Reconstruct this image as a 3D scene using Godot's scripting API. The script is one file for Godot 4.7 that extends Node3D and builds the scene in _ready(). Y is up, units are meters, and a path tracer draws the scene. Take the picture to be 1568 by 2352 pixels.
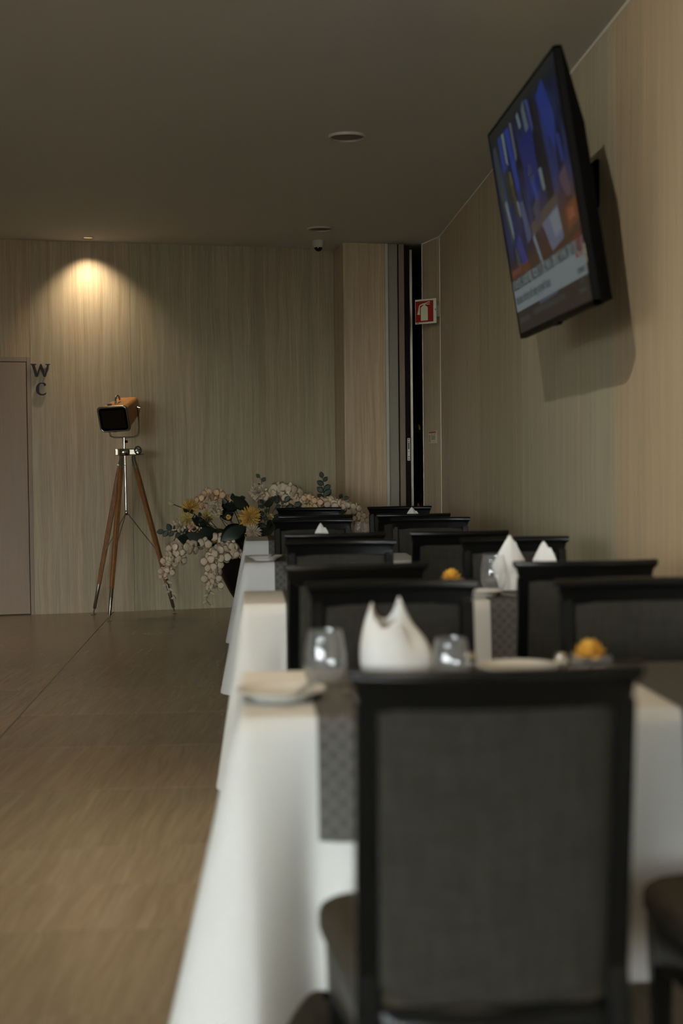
extends Node3D
# A restaurant room seen down a row of laid tables. x is to the right, y up, -z into the room. Metres.

const CEIL := 3.22
const TOP := 0.765
const RUN := 0.7685

var mats := {}
var rng := RandomNumberGenerator.new()


func _ready() -> void:
	rng.seed = 4711
	# --- camera
	var cam := Camera3D.new()
	cam.name = "camera"
	cam.basis = Basis(Vector3(0.9977, -0.0107, 0.0674), Vector3(0.0138, 0.9993, -0.0345), Vector3(-0.0670, 0.0354, 0.9971)).orthonormalized()
	cam.position = Vector3(0, 1.29, 0)
	cam.keep_aspect = Camera3D.KEEP_HEIGHT
	cam.near = 0.05
	cam.far = 100.0
	var ca := CameraAttributesPhysical.new()
	ca.frustum_focal_length = 32.653
	ca.frustum_focus_distance = 11.6
	ca.exposure_aperture = 1.30
	ca.frustum_near = 0.05
	ca.frustum_far = 100.0
	add_child(cam)
	cam.attributes = ca
	cam.fov = 40.36
	cam.current = true
	# --- daylight: an overcast sky that enters by the window behind the camera
	var sky := ProceduralSkyMaterial.new()
	sky.sky_top_color = Color(0.82, 0.87, 0.90)
	sky.sky_horizon_color = Color(0.92, 0.95, 0.95)
	sky.ground_horizon_color = Color(0.55, 0.55, 0.53)
	sky.ground_bottom_color = Color(0.36, 0.36, 0.35)
	sky.sun_angle_max = 0.0
	var we := WorldEnvironment.new()
	we.name = "world_environment"
	var env := Environment.new()
	env.background_mode = Environment.BG_SKY
	env.sky = Sky.new()
	env.sky.sky_material = sky
	env.background_energy_multiplier = 46.0
	env.tonemap_mode = Environment.TONE_MAPPER_LINEAR
	env.tonemap_exposure = 0.95
	env.sdfgi_enabled = true
	env.ssao_enabled = true
	env.ssil_enabled = true
	we.environment = env
	add_child(we)

	make_materials()
	build_shell()
	build_tables()
	build_chairs()
	build_lamp()
	build_tv()
	build_tableware()
	build_flowers()
	build_small()


# ------------------------------------------------------------------ helpers: nodes
func numbered(p: Node, called: String) -> String:
	if not p.has_node(called):
		return called
	var n := 1
	while p.has_node("%s_%03d" % [called, n]):
		n += 1
	return "%s_%03d" % [called, n]


func tag(o: Node, label: String, category := "", group := "", kind := "") -> Node:
	if label:
		o.set_meta("label", label)
	if category:
		o.set_meta("category", category)
	if group:
		o.set_meta("group", group)
	if kind:
		o.set_meta("kind", kind)
	return o


func thing(called: String, label: String, category: String, at := Vector3.ZERO, b := Basis(), group := "") -> Node3D:
	var o := Node3D.new()
	o.name = numbered(self, called)
	add_child(o)
	o.transform = Transform3D(b, at)
	tag(o, label, category, group)
	return o


func obj(called: String, m, mat: Material, parent: Node = self, at := Vector3.ZERO, b := Basis()) -> MeshInstance3D:
	var o := MeshInstance3D.new()
	o.name = numbered(parent, called)
	o.mesh = done(m) if m is SurfaceTool else m
	if mat:
		o.material_override = mat
	o.transform = Transform3D(b, at)
	parent.add_child(o)
	return o


func copy(o: Node3D, label: String, at: Vector3, b := Basis()) -> Node3D:
	var r: Node3D = o.duplicate()
	var base: String = o.name
	var cut := base.rfind("_0")
	if cut > 0 and base.length() - cut == 4:
		base = base.substr(0, cut)
	r.name = numbered(self, base)
	add_child(r)
	r.transform = Transform3D(b, at)
	r.set_meta("label", label)
	return r


# ------------------------------------------------------------------ helpers: meshes
func mb() -> SurfaceTool:
	var st := SurfaceTool.new()
	st.begin(Mesh.PRIMITIVE_TRIANGLES)
	return st


func done(st: SurfaceTool) -> ArrayMesh:
	st.generate_normals()
	st.index()
	return st.commit()


const FLAT := 4294967295


func tri(st: SurfaceTool, a: Vector3, b: Vector3, c: Vector3, sg := FLAT) -> void:   # counter-clockwise as seen from outside
	st.set_smooth_group(sg)
	st.add_vertex(a)
	st.add_vertex(c)
	st.add_vertex(b)


func quad(st: SurfaceTool, a: Vector3, b: Vector3, c: Vector3, d: Vector3, sg := FLAT) -> void:
	tri(st, a, b, c, sg)
	tri(st, a, c, d, sg)


func quv(st: SurfaceTool, p: Array, uv: Array) -> void:
	st.set_smooth_group(FLAT)
	for k in [0, 2, 1, 0, 3, 2]:
		st.set_uv(uv[k])
		st.add_vertex(p[k])


func newell(r: Array) -> Vector3:
	var n := Vector3.ZERO
	for i in r.size():
		var a: Vector3 = r[i]
		var b: Vector3 = r[(i + 1) % r.size()]
		n += a.cross(b)
	return n


func centre(r: Array) -> Vector3:
	var c := Vector3.ZERO
	for p in r:
		c += p
	return c / r.size()


func loft(st: SurfaceTool, rings: Array, sg := 1, caps := true, orient := true) -> void:
	if orient:
		var d := centre(rings[-1]) - centre(rings[0])
		var w := newell(rings[0])
		for r in rings:
			if newell(r).length() > w.length():
				w = newell(r)
		if w.dot(d) < 0.0:
			for r in rings:
				r.reverse()
	for i in rings.size() - 1:
		var r: Array = rings[i]
		var q: Array = rings[i + 1]
		var n := r.size()
		for j in n:
			var k := (j + 1) % n
			quad(st, r[j], r[k], q[k], q[j], sg)
	if caps:
		var c0 := centre(rings[0])
		var c1 := centre(rings[-1])
		var r0: Array = rings[0]
		var r1: Array = rings[-1]
		for j in r0.size():
			var k := (j + 1) % r0.size()
			tri(st, c0, r0[k], r0[j])
			tri(st, c1, r1[j], r1[k])


func sheet(st: SurfaceTool, rows: Array, sg := 1) -> void:    # an open surface of rows of points
	for i in rows.size() - 1:
		for j in rows[i].size() - 1:
			quad(st, rows[i][j], rows[i][j + 1], rows[i + 1][j + 1], rows[i + 1][j], sg)


func box(st: SurfaceTool, c: Vector3, s: Vector3, bv := 0.002, b := Basis()) -> void:
	var h := s * 0.5
	bv = minf(bv, minf(h.x, minf(h.y, h.z)) * 0.9)
	var rings := []
	for e in [[-h.y, bv], [-h.y + bv, 0.0], [h.y - bv, 0.0], [h.y, bv]]:
		var x: float = h.x - e[1]
		var z: float = h.z - e[1]
		var r := []
		for p in [[x - bv, z], [x, z - bv], [x, -z + bv], [x - bv, -z], [-x + bv, -z], [-x, -z + bv], [-x, z - bv], [-x + bv, z]]:
			r.append(c + b * Vector3(p[0], e[0], p[1]))
		rings.append(r)
	loft(st, rings, FLAT)


func tube(st: SurfaceTool, pts: Array, rad, n := 8, sg := 1, caps := true) -> void:
	var rings := []
	var side := Vector3.ZERO
	for i in pts.size():
		var d: Vector3 = (pts[min(i + 1, pts.size() - 1)] - pts[max(i - 1, 0)]).normalized()
		if side == Vector3.ZERO:
			side = d.cross(Vector3.UP if absf(d.y) < 0.9 else Vector3.RIGHT).normalized()
		side = (side - d * side.dot(d)).normalized()
		var o := d.cross(side)
		var r := []
		var rr: float = rad[i] if rad is Array else rad
		for k in n:
			var a := TAU * k / n
			r.append(pts[i] + (side * cos(a) + o * sin(a)) * rr)
		rings.append(r)
	loft(st, rings, sg, caps)


func bar(st: SurfaceTool, pts: Array, ws: Array, ds: Array, wx := Vector3.RIGHT, bv := 0.25, sg := FLAT) -> void:   # rectangular rod, width along wx
	var rings := []
	for i in pts.size():
		var d: Vector3 = (pts[min(i + 1, pts.size() - 1)] - pts[max(i - 1, 0)]).normalized()
		var x := (wx - d * wx.dot(d)).normalized()
		var z := x.cross(d)
		var a: float = ws[i] * 0.5
		var b: float = ds[i] * 0.5
		var c: float = minf(a, b) * bv
		var r := []
		for p in [[a - c, b], [a, b - c], [a, -b + c], [a - c, -b], [-a + c, -b], [-a, -b + c], [-a, b - c], [-a + c, b]]:
			r.append(pts[i] + x * p[0] + z * p[1])
		rings.append(r)
	loft(st, rings, sg)


func lathe(st: SurfaceTool, prof: Array, n := 32, at := Vector3.ZERO) -> void:     # profile of Vector2(r, y), outside from the bottom up, then inside down
	var sg := 1
	for i in prof.size() - 1:
		var a: Vector2 = prof[i]
		var b: Vector2 = prof[i + 1]
		if i > 0:
			var before: Vector2 = (a - prof[i - 1]).normalized()
			if before.dot((b - a).normalized()) < 0.6:
				sg += 1
		for k in n:
			var t0 := TAU * k / n
			var t1 := TAU * (k + 1) / n
			var p0 := at + Vector3(a.x * cos(t0), a.y, -a.x * sin(t0))
			var p1 := at + Vector3(a.x * cos(t1), a.y, -a.x * sin(t1))
			var q0 := at + Vector3(b.x * cos(t0), b.y, -b.x * sin(t0))
			var q1 := at + Vector3(b.x * cos(t1), b.y, -b.x * sin(t1))
			if a.x > 0.00001:
				tri(st, p0, p1, q1, sg)
			if b.x > 0.00001:
				tri(st, p0, q1, q0, sg)


func prism(st: SurfaceTool, poly: PackedVector2Array, z0: float, z1: float, xf := Transform3D()) -> void:    # polygon in x, y; thickness along z
	if not Geometry2D.is_polygon_clockwise(poly):
		pass
	else:
		poly.reverse()
	var t := Geometry2D.triangulate_polygon(poly)
	for i in range(0, t.size(), 3):
		var q := []
		for k in 3:
			q.append(poly[t[i + k]])
		if (q[1] - q[0]).cross(q[2] - q[0]) < 0:
			q = [q[0], q[2], q[1]]
		tri(st, xf * Vector3(q[0].x, q[0].y, z1), xf * Vector3(q[1].x, q[1].y, z1), xf * Vector3(q[2].x, q[2].y, z1))
		tri(st, xf * Vector3(q[0].x, q[0].y, z0), xf * Vector3(q[2].x, q[2].y, z0), xf * Vector3(q[1].x, q[1].y, z0))
	for i in poly.size():
		var a := poly[i]
		var b := poly[(i + 1) % poly.size()]
		quad(st, xf * Vector3(a.x, a.y, z0), xf * Vector3(b.x, b.y, z0), xf * Vector3(b.x, b.y, z1), xf * Vector3(a.x, a.y, z1))


func leaf(st: SurfaceTool, base: Vector3, dir: Vector3, face: Vector3, length: float, width: float, curl := 0.15, shape := 0.5, n := 7, blunt := 0.75) -> void:
	var d := dir.normalized()
	var u := (face - d * face.dot(d)).normalized()
	var s := d.cross(u)
	var rings := []
	var th := width * 0.03 + 0.0004
	for i in n + 1:
		var t := float(i) / n
		var w := width * 0.5 * maxf(0.03, pow(sin(PI * pow(t, shape * 1.4 + 0.3)), blunt)) if i > 0 and i < n else width * 0.02
		var c := base + d * length * t + u * (curl * length * (t * (1.0 - t) * 2.0 - t * t * 0.6))
		rings.append([c - s * w, c - s * w * 0.5 + u * (th + w * 0.12), c + u * th, c + s * w * 0.5 + u * (th + w * 0.12), c + s * w, c + s * w * 0.5 + u * (w * 0.12 - th), c - u * th, c - s * w * 0.5 + u * (w * 0.12 - th)])
	loft(st, rings, 1)


# ------------------------------------------------------------------ materials
func mat(called: String, color: Color, rough := 0.6, metal := 0.0) -> StandardMaterial3D:
	var m := StandardMaterial3D.new()
	m.resource_name = called
	m.albedo_color = color
	m.roughness = rough
	m.metallic = metal
	mats[called] = m
	return m


func tex(img: Image) -> ImageTexture:
	img.generate_mipmaps()
	return ImageTexture.create_from_image(img)


func noise(sd: int, f: float, oct := 3) -> FastNoiseLite:
	var n := FastNoiseLite.new()
	n.seed = sd
	n.noise_type = FastNoiseLite.TYPE_SIMPLEX_SMOOTH
	n.frequency = f
	n.fractal_octaves = oct
	return n


func triplanar(m: StandardMaterial3D, scale: float, world := false) -> void:
	m.uv1_triplanar = true
	m.uv1_world_triplanar = world
	m.uv1_scale = Vector3.ONE * scale


func streaks(w: int, h: int, sd: int, a: Color, b: Color, c: Color, contrast: float) -> Image:   # vertical veins
	var n1 := noise(sd, 1.0, 3)
	var n2 := noise(sd + 1, 1.0, 2)
	var n3 := noise(sd + 2, 1.0, 2)
	var img := Image.create(w, h, false, Image.FORMAT_RGB8)
	for x in w:
		for y in h:
			var wob := n3.get_noise_2d(x * 0.006, y * 0.012) * 4.0
			var v := n1.get_noise_2d((x + wob) * 0.045, y * 0.0035) * 0.48 + n2.get_noise_2d((x + wob) * 0.20, y * 0.009) * 0.50
			var fine := n2.get_noise_2d(x * 0.7 + 90.0, y * 0.06 + 7.0)
			var k := clampf(0.5 + v * contrast + fine * 0.16, 0.0, 1.0)
			var hue := clampf(0.5 + n3.get_noise_2d(x * 0.014 + 300.0, y * 0.002) * 0.9, 0.0, 1.0)
			img.set_pixel(x, y, a.lerp(b.lerp(c, hue), k))
	return img


func make_materials() -> void:
	# wall panels: vertically veined stone-look laminate
	var veins := tex(streaks(1536, 384, 11, Color(0.620, 0.575, 0.495), Color(0.790, 0.730, 0.635), Color(0.745, 0.715, 0.635), 0.70))
	for k in 5:
		var m := mat("panel_%d" % k, [Color(1.0, 0.975, 0.94), Color(0.95, 0.95, 0.91), Color(1.0, 0.95, 0.89), Color(0.92, 0.91, 0.86), Color(1.0, 0.94, 0.87)][k], 0.42)
		m.albedo_texture = veins
		m.metallic_specular = 0.4
	var dl := mat("door_leaf", Color(0.98, 0.95, 0.93), 0.5)
	dl.albedo_texture = tex(streaks(512, 384, 71, Color(0.590, 0.530, 0.465), Color(0.660, 0.590, 0.515), Color(0.650, 0.595, 0.535), 0.40))
	var slab := streaks(512, 512, 31, Color(0.470, 0.420, 0.345), Color(0.580, 0.520, 0.430), Color(0.560, 0.515, 0.440), 0.75)
	var ft := tex(slab)
	for k in 4:
		var m := mat("tile_%d" % k, [Color(1, 1, 1), Color(0.96, 0.96, 0.96), Color(1.0, 0.98, 0.96), Color(0.97, 0.98, 0.97)][k], 0.24)
		m.albedo_texture = ft
		m.metallic_specular = 0.45
	mat("grout", Color(0.07, 0.06, 0.05), 0.9)
	mat("joint", Color(0.30, 0.27, 0.22), 0.8)
	mat("ceiling", Color(0.82, 0.82, 0.79), 0.75)
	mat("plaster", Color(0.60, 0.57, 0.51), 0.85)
	mat("bead", Color(0.90, 0.88, 0.82), 0.4)
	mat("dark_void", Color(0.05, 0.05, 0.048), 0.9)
	mat("dark_wood", Color(0.085, 0.072, 0.062), 0.7).metallic_specular = 0.2
	mat("jamb_wood", Color(0.45, 0.38, 0.31), 0.55)
	mat("grey_trim", Color(0.66, 0.65, 0.59), 0.45)
	mat("grey_panel", Color(0.47, 0.45, 0.39), 0.5)
	mat("steel", Color(0.72, 0.70, 0.66), 0.28, 1.0)
	mat("chrome", Color(0.80, 0.78, 0.75), 0.12, 1.0)
	mat("dull_metal", Color(0.55, 0.52, 0.47), 0.30, 1.0)
	mat("nickel", Color(0.74, 0.73, 0.70), 0.55, 0.4)
	mat("black_metal", Color(0.03, 0.03, 0.03), 0.45)
	mat("black", Color(0.022, 0.022, 0.022), 0.6)
	var lac := mat("lacquer", Color(0.040, 0.043, 0.042), 0.27)
	lac.metallic_specular = 0.34
	# woven upholstery
	var img := Image.create(256, 256, false, Image.FORMAT_RGB8)
	var nn := noise(5, 0.02, 3)
	for x in 256:
		for y in 256:
			var over := (x / 2 + y / 2) % 2 == 0
			var v := 0.86 + (0.10 if over else -0.06) + rng.randf_range(-0.13, 0.13) + nn.get_noise_2d(x * (0.4 if over else 3.0), y * (3.0 if over else 0.4)) * 0.22
			img.set_pixel(x, y, Color(v, v * 0.985, v * 0.945))
	var fab := mat("fabric", Color(0.220, 0.215, 0.200), 0.95)
	fab.albedo_texture = tex(img)
	triplanar(fab, 3.4)
	fab.metallic_specular = 0.2
	var seat := mat("seat_fabric", Color(0.27, 0.25, 0.215), 0.95)
	seat.albedo_texture = fab.albedo_texture
	triplanar(seat, 3.4)
	seat.metallic_specular = 0.2
	# runner: diamond twill of dark and silver thread
	img = Image.create(256, 256, false, Image.FORMAT_RGB8)
	for x in 256:
		for y in 256:
			var fx: int = absi((x % 64) - 32)
			var fy: int = absi((y % 64) - 32)
			var band := (fx + fy) % 8 < 4
			var grain := rng.randf_range(-0.06, 0.06)
			var v := ((0.74 if band else 0.20) + grain) * (1.12 - 0.30 * absf((fx + fy) - 32) / 32.0)
			img.set_pixel(x, y, Color(v, v * 0.98, v * 0.95))
	var rm := mat("runner", Color(0.60, 0.60, 0.59), 0.75)
	rm.albedo_texture = tex(img)
	rm.metallic_specular = 0.3
	var lin := mat("linen", Color(0.765, 0.760, 0.740), 0.92)
	lin.cull_mode = BaseMaterial3D.CULL_DISABLED
	lin.metallic_specular = 0.25
	var nap := mat("napkin", Color(0.80, 0.795, 0.78), 0.92)
	nap.cull_mode = BaseMaterial3D.CULL_DISABLED
	nap.metallic_specular = 0.25
	var china := mat("china", Color(0.78, 0.77, 0.74), 0.12)
	china.metallic_specular = 0.55
	var gl := mat("glass", Color(0.98, 0.99, 0.99, 0.0), 0.0)
	gl.refraction_enabled = true
	gl.refraction_scale = 0.05
	var pane := mat("pane", Color(0.95, 0.97, 0.97, 0.06), 0.0)
	pane.transparency = BaseMaterial3D.TRANSPARENCY_ALPHA
	var thin := mat("thin_glass", Color(0.97, 0.99, 0.99, 0.03), 0.0)
	thin.transparency = BaseMaterial3D.TRANSPARENCY_ALPHA
	thin.cull_mode = BaseMaterial3D.CULL_DISABLED
	mat("silver", Color(0.78, 0.76, 0.73), 0.22, 1.0)
	mat("orange_petal", Color(0.87, 0.66, 0.25), 0.7)
	# flowers
	var pet := mat("petal_cream", Color(0.76, 0.69, 0.59), 0.75)
	pet.backlight_enabled = true
	pet.backlight = Color(0.25, 0.23, 0.2)
	var pea := mat("petal_peach", Color(0.80, 0.67, 0.53), 0.75)
	pea.backlight_enabled = true
	pea.backlight = Color(0.25, 0.22, 0.18)
	mat("petal_yellow", Color(0.82, 0.66, 0.33), 0.7)
	mat("petal_pale", Color(0.76, 0.68, 0.42), 0.7)
	mat("petal_lip", Color(0.62, 0.45, 0.22), 0.7)
	mat("bud", Color(0.72, 0.66, 0.50), 0.7)
	mat("leaf_dark", Color(0.115, 0.155, 0.115), 0.42)
	mat("leaf_grey", Color(0.20, 0.24, 0.20), 0.55)
	mat("stem", Color(0.17, 0.17, 0.11), 0.7)
	var pot := mat("pot_black", Color(0.055, 0.055, 0.055), 0.22)
	pot.metallic_specular = 0.4
	# lamp
	img = Image.create(128, 128, false, Image.FORMAT_RGB8)
	var ln := noise(88, 0.06, 3)
	for x in 128:
		for y in 128:
			var v := 0.93 + ln.get_noise_2d(x, y) * 0.16 + rng.randf_range(-0.03, 0.03)
			img.set_pixel(x, y, Color(v, v, v))
	var lea := mat("tan_leather", Color(0.80, 0.55, 0.28), 0.45)
	lea.albedo_texture = tex(img)
	triplanar(lea, 6.0)
	img = Image.create(128, 128, false, Image.FORMAT_RGB8)
	for x in 128:
		for y in 128:
			var v := 0.9 + ln.get_noise_2d(x * 2.6, y * 0.25) * 0.30
			img.set_pixel(x, y, Color(v, v, v))
	var tw := mat("tan_wood", Color(0.58, 0.385, 0.19), 0.45)
	tw.albedo_texture = tex(img)
	triplanar(tw, 5.0)
	mat("lens_black", Color(0.012, 0.012, 0.012), 0.16)
	mat("red", Color(0.56, 0.075, 0.085), 0.5)
	mat("sign_white", Color(0.82, 0.82, 0.74), 0.55)
	mat("sign_glow_white", Color(0.78, 0.80, 0.66), 0.55)
	mat("brick_red", Color(0.55, 0.17, 0.11), 0.6)
	mat("paper", Color(0.80, 0.77, 0.66), 0.7)
	mat("ink", Color(0.16, 0.16, 0.15), 0.7)
	mat("dome", Color(0.03, 0.026, 0.022), 0.08)
	mat("white_plastic", Color(0.70, 0.69, 0.64), 0.45)
	mat("bezel", Color(0.010, 0.010, 0.010), 0.45).metallic_specular = 0.2
	mat("tv_back", Color(0.014, 0.014, 0.014), 0.7).metallic_specular = 0.15


func M(n: String) -> StandardMaterial3D:
	return mats[n]


# ------------------------------------------------------------------ the room
const FLATXF := Transform3D(Vector3(1, 0, 0), Vector3(0, 0, -1), Vector3(0, 1, 0), Vector3.ZERO)   # polygon (x, -z), extruded along y


func plan(st: SurfaceTool, pts: Array, y0: float, y1: float) -> void:     # pts: [x, z]
	var poly := PackedVector2Array()
	for p in pts:
		poly.append(Vector2(p[0], -p[1]))
	prism(st, poly, y0, y1, FLATXF)


func struct(called: String, m, material: Material, label: String, category: String) -> MeshInstance3D:
	var o := obj(called, m, material)
	tag(o, label, category, "", "structure")
	return o


func panel(parent: Node, called: String, a: Vector3, b: Vector3, y0: float, y1: float, material: Material, uoff: float, thick := 0.012, ulen := 4.6) -> MeshInstance3D:
	# a slab between plan points a and b, its face in the plane a-b looking along t x up
	var t := (b - a)
	var w := t.length()
	t = t.normalized()
	var n := t.cross(Vector3.UP)
	var g := 0.0007
	var st := mb()
	var c := 0.0012
	var P := func(s: float, y: float, d: float) -> Vector3: return a + t * s + Vector3.UP * y + n * d
	var U := func(s: float, y: float) -> Vector2: return Vector2((s + uoff) / ulen, -y / 3.3)
	var s0 := g
	var s1 := w - g
	var f: Array = [[s0 + c, y0 + c], [s1 - c, y0 + c], [s1 - c, y1 - c], [s0 + c, y1 - c]]
	var e: Array = [[s0, y0], [s1, y0], [s1, y1], [s0, y1]]
	quv(st, [P.call(f[0][0], f[0][1], 0.0), P.call(f[1][0], f[1][1], 0.0), P.call(f[2][0], f[2][1], 0.0), P.call(f[3][0], f[3][1], 0.0)], [U.call(f[0][0], f[0][1]), U.call(f[1][0], f[1][1]), U.call(f[2][0], f[2][1]), U.call(f[3][0], f[3][1])])
	for i in 4:
		var k := (i + 1) % 4
		var us := [U.call(e[i][0], e[i][1]), U.call(e[k][0], e[k][1]), U.call(f[k][0], f[k][1]), U.call(f[i][0], f[i][1])]
		quv(st, [P.call(e[i][0], e[i][1], -c), P.call(e[k][0], e[k][1], -c), P.call(f[k][0], f[k][1], 0.0), P.call(f[i][0], f[i][1], 0.0)], us)
		quv(st, [P.call(e[i][0], e[i][1], -thick), P.call(e[k][0], e[k][1], -thick), P.call(e[k][0], e[k][1], -c), P.call(e[i][0], e[i][1], -c)], us)
	quv(st, [P.call(s1, y0, -thick), P.call(s0, y0, -thick), P.call(s0, y1, -thick), P.call(s1, y1, -thick)], [Vector2.ZERO, Vector2(0.1, 0), Vector2(0.1, 0.1), Vector2(0, 0.1)])
	return obj(called, st, material, parent)


func wall_z(x: float) -> float:      # the slanted rear wall
	return -12.196 - 0.197 * (x + 1.878)


func edge_z(x: float) -> float:      # where the main ceiling stops short of it
	return -11.822 - 0.147 * (x + 2.014)


func right_x(z: float) -> float:
	return 1.587 - 0.00675 * z


func wp(x: float) -> Vector3:
	return Vector3(x, 0, wall_z(x))


func build_shell() -> void:
	# floor: grey screed with large porcelain tiles
	var st := mb()
	box(st, Vector3(-2.7, -0.0925, -2.4), Vector3(10.2, 0.18, 26.0), 0.0)
	var fl := struct("floor", st, M("grout"), "brown large-format stone tile floor with thin dark joints", "floor")
	var tw := 1.69
	var td := 0.85
	var tm := []
	for v in 4:      # four cuts of the same slab
		var b := mb()
		var hx := tw / 2 - 0.0025
		var hz := td / 2 - 0.0025
		var c := 0.0004
		var o := Vector2(0.13 + 0.23 * v, 0.31 * v)
		var U := func(x: float, z: float) -> Vector2: return o + Vector2(x * 0.62 + z * 0.05, z * 0.40 - x * 0.03)
		var f := [Vector3(-hx + c, 0, hz - c), Vector3(hx - c, 0, hz - c), Vector3(hx - c, 0, -hz + c), Vector3(-hx + c, 0, -hz + c)]
		var e := [Vector3(-hx, -c, hz), Vector3(hx, -c, hz), Vector3(hx, -c, -hz), Vector3(-hx, -c, -hz)]
		quv(b, f, [U.call(f[0].x, f[0].z), U.call(f[1].x, f[1].z), U.call(f[2].x, f[2].z), U.call(f[3].x, f[3].z)])
		for i in 4:
			var k := (i + 1) % 4
			var us := [U.call(e[i].x, e[i].z), U.call(e[k].x, e[k].z), U.call(f[k].x, f[k].z), U.call(f[i].x, f[i].z)]
			quv(b, [e[i], e[k], f[k], f[i]], us)
			quv(b, [e[i] + Vector3(0, -0.0098, 0), e[k] + Vector3(0, -0.0098, 0), e[k], e[i]], us)
		quv(b, [e[3] + Vector3(0, -0.0098, 0), e[2] + Vector3(0, -0.0098, 0), e[1] + Vector3(0, -0.0098, 0), e[0] + Vector3(0, -0.0098, 0)], [o, o, o, o])
		tm.append(done(b))
	for i in range(-3, 2):
		for j in range(-16, 14):
			var x := -1.19 + tw * (i + 0.5)
			var z := -3.86 - td * (j + 0.5)
			var v := (i * 7 + j * 5 + 300) % 4
			obj("tile", tm[v], M("tile_%d" % ((i * 3 + j * 11 + 400) % 4)), fl, Vector3(x, 0.0, z))

	# ceiling, with a shallow slot along the rear wall
	st = mb()
	plan(st, [[-7.5, 10.2], [2.0, 10.2], [2.0, -12.5], [0.866, edge_z(0.866)], [-7.5, edge_z(-7.5)]], CEIL, 3.5)
	var ce := struct("ceiling", st, M("ceiling"), "plain off-white ceiling above the dining tables", "ceiling")
	st = mb()
	plan(st, [[-7.5, edge_z(-7.5) + 0.01], [0.87, edge_z(0.87) + 0.01], [0.87, -12.9], [-7.5, -11.2]], CEIL + 0.012, 3.5)
	obj("slot_soffit", st, M("ceiling"), ce)
	st = mb()
	box(st, Vector3(1.5, 3.36, -13.8), Vector3(1.8, 0.28, 3.2), 0.0)
	obj("corridor_soffit", st, M("ceiling"), ce)

	# rear wall: slanted, panelled, with the WC door
	st = mb()
	plan(st, [[-7.5, wall_z(-7.5) - 0.012], [0.80, wall_z(0.80) - 0.012], [0.80, wall_z(0.80) - 0.2], [-7.5, wall_z(-7.5) - 0.2]], 0.0, 3.45)
	var wb := struct("wall_back", st, M("joint"), "veined greige panel wall across the end of the room", "wall")
	var xs := [-1.853, -1.009, 0.05, 0.807]
	for i in 3:
		panel(wb, "panel", wp(xs[i]), wp(xs[i + 1]), 0.0, 3.232, M("panel_%d" % [0, 1, 3][i]), [0.2, 1.35, 2.9][i])
	panel(wb, "panel", wp(-2.85), wp(-1.853), 2.225, 3.232, M("panel_2"), 3.3)
	panel(wb, "panel", wp(-4.0), wp(-2.85), 0.0, 3.232, M("panel_0"), 2.2)
	panel(wb, "panel", wp(-5.3), wp(-4.0), 0.0, 3.232, M("panel_1"), 0.9)
	panel(wb, "panel", wp(-7.0), wp(-5.3), 0.0, 3.232, M("panel_0"), 1.7)
	var d1 := thing("door_1", "flush pale wooden door beside the dark letters on the rear wall", "door")
	d1.set_meta("kind", "structure")
	panel(d1, "leaf", wp(-2.812) + Vector3(0, 0, 0.0), wp(-1.891), 0.012, 2.183, M("door_leaf"), 0.1, 0.010, 1.6)
	panel(d1, "frame", wp(-1.886), wp(-1.853), 0.0, 2.2250, M("door_leaf"), 0.7, 0.010, 1.6)
	panel(d1, "frame", wp(-2.816), wp(-1.886), 2.190, 2.225, M("door_leaf"), 0.3, 0.010, 1.6)
	panel(d1, "frame", wp(-2.85), wp(-2.816), 0.0, 2.225, M("door_leaf"), 0.9, 0.010, 1.6)

	# the projecting panel beside the doorway
	st = mb()
	plan(st, [[0.815, -12.73], [0.868, -12.284], [1.232, -12.322], [1.232, -12.80], [0.80, -12.80]], 0.0, 3.45)
	var wi := struct("wall_inner", st, M("joint"), "brown veined panel projecting beside the dark doorway", "wall")
	panel(wi, "panel", Vector3(0.807, 0, -12.724), Vector3(0.860, 0, -12.270), 0.0, 3.22, M("panel_2"), 1.1)
	panel(wi, "panel", Vector3(0.860, 0, -12.270), Vector3(1.232, 0, -12.310), 0.0, 3.22, M("panel_2"), 1.56)

	# right wall and its slanted return
	st = mb()
	plan(st, [[right_x(10.2) + 0.012, 10.2], [2.0, 10.2], [2.0, -12.5], [1.582, -12.36], [1.681, -11.92]], 0.0, 3.45)
	var wr := struct("wall_right", st, M("joint"), "long veined greige panel wall behind the screen and tables", "wall")
	var zs := [-11.92, -11.437, -9.85, -8.25, -6.08, -3.9, -1.7, 0.5, 2.6, 4.8, 7.0, 9.0]
	for i in zs.size() - 1:
		panel(wr, "panel", Vector3(right_x(zs[i]), 0, zs[i]), Vector3(right_x(zs[i + 1]), 0, zs[i + 1]), 0.0, CEIL, M("panel_%d" % [0, 0, 3, 1, 4, 2, 1, 2, 0, 1, 2][i]), [0.4, 1.0, 2.6, 3.7, 0.7, 1.9, 3.0, 0.3, 2.2, 1.2, 2.7][i])
	panel(wr, "panel", Vector3(1.567, 0, -12.346), Vector3(1.667, 0, -11.92), 0.0, CEIL, M("panel_0"), 3.1)
	st = mb()
	tube(st, [Vector3(right_x(9.0) - 0.002, CEIL - 0.003, 9.0), Vector3(1.665, CEIL - 0.003, -11.92), Vector3(1.566, CEIL - 0.003, -12.34)], 0.0065, 6, FLAT)
	struct("trim_1", st, M("bead"), "thin pale bead between the ceiling and the panelled wall", "trim")
	st = mb()
	box(st, Vector3(1.667, 1.61, -11.92), Vector3(0.006, 3.22, 0.006), 0.001)
	struct("trim_2", st, M("bead"), "thin pale corner bead beside the fire extinguisher sign", "trim")
	st = mb()
	box(st, Vector3(1.567, 1.61, -12.346), Vector3(0.006, 3.22, 0.008), 0.001)
	struct("trim_3", st, M("bead"), "thin pale bead on the doorway edge under the sign", "trim")

	# the doorway
	st = mb()
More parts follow.
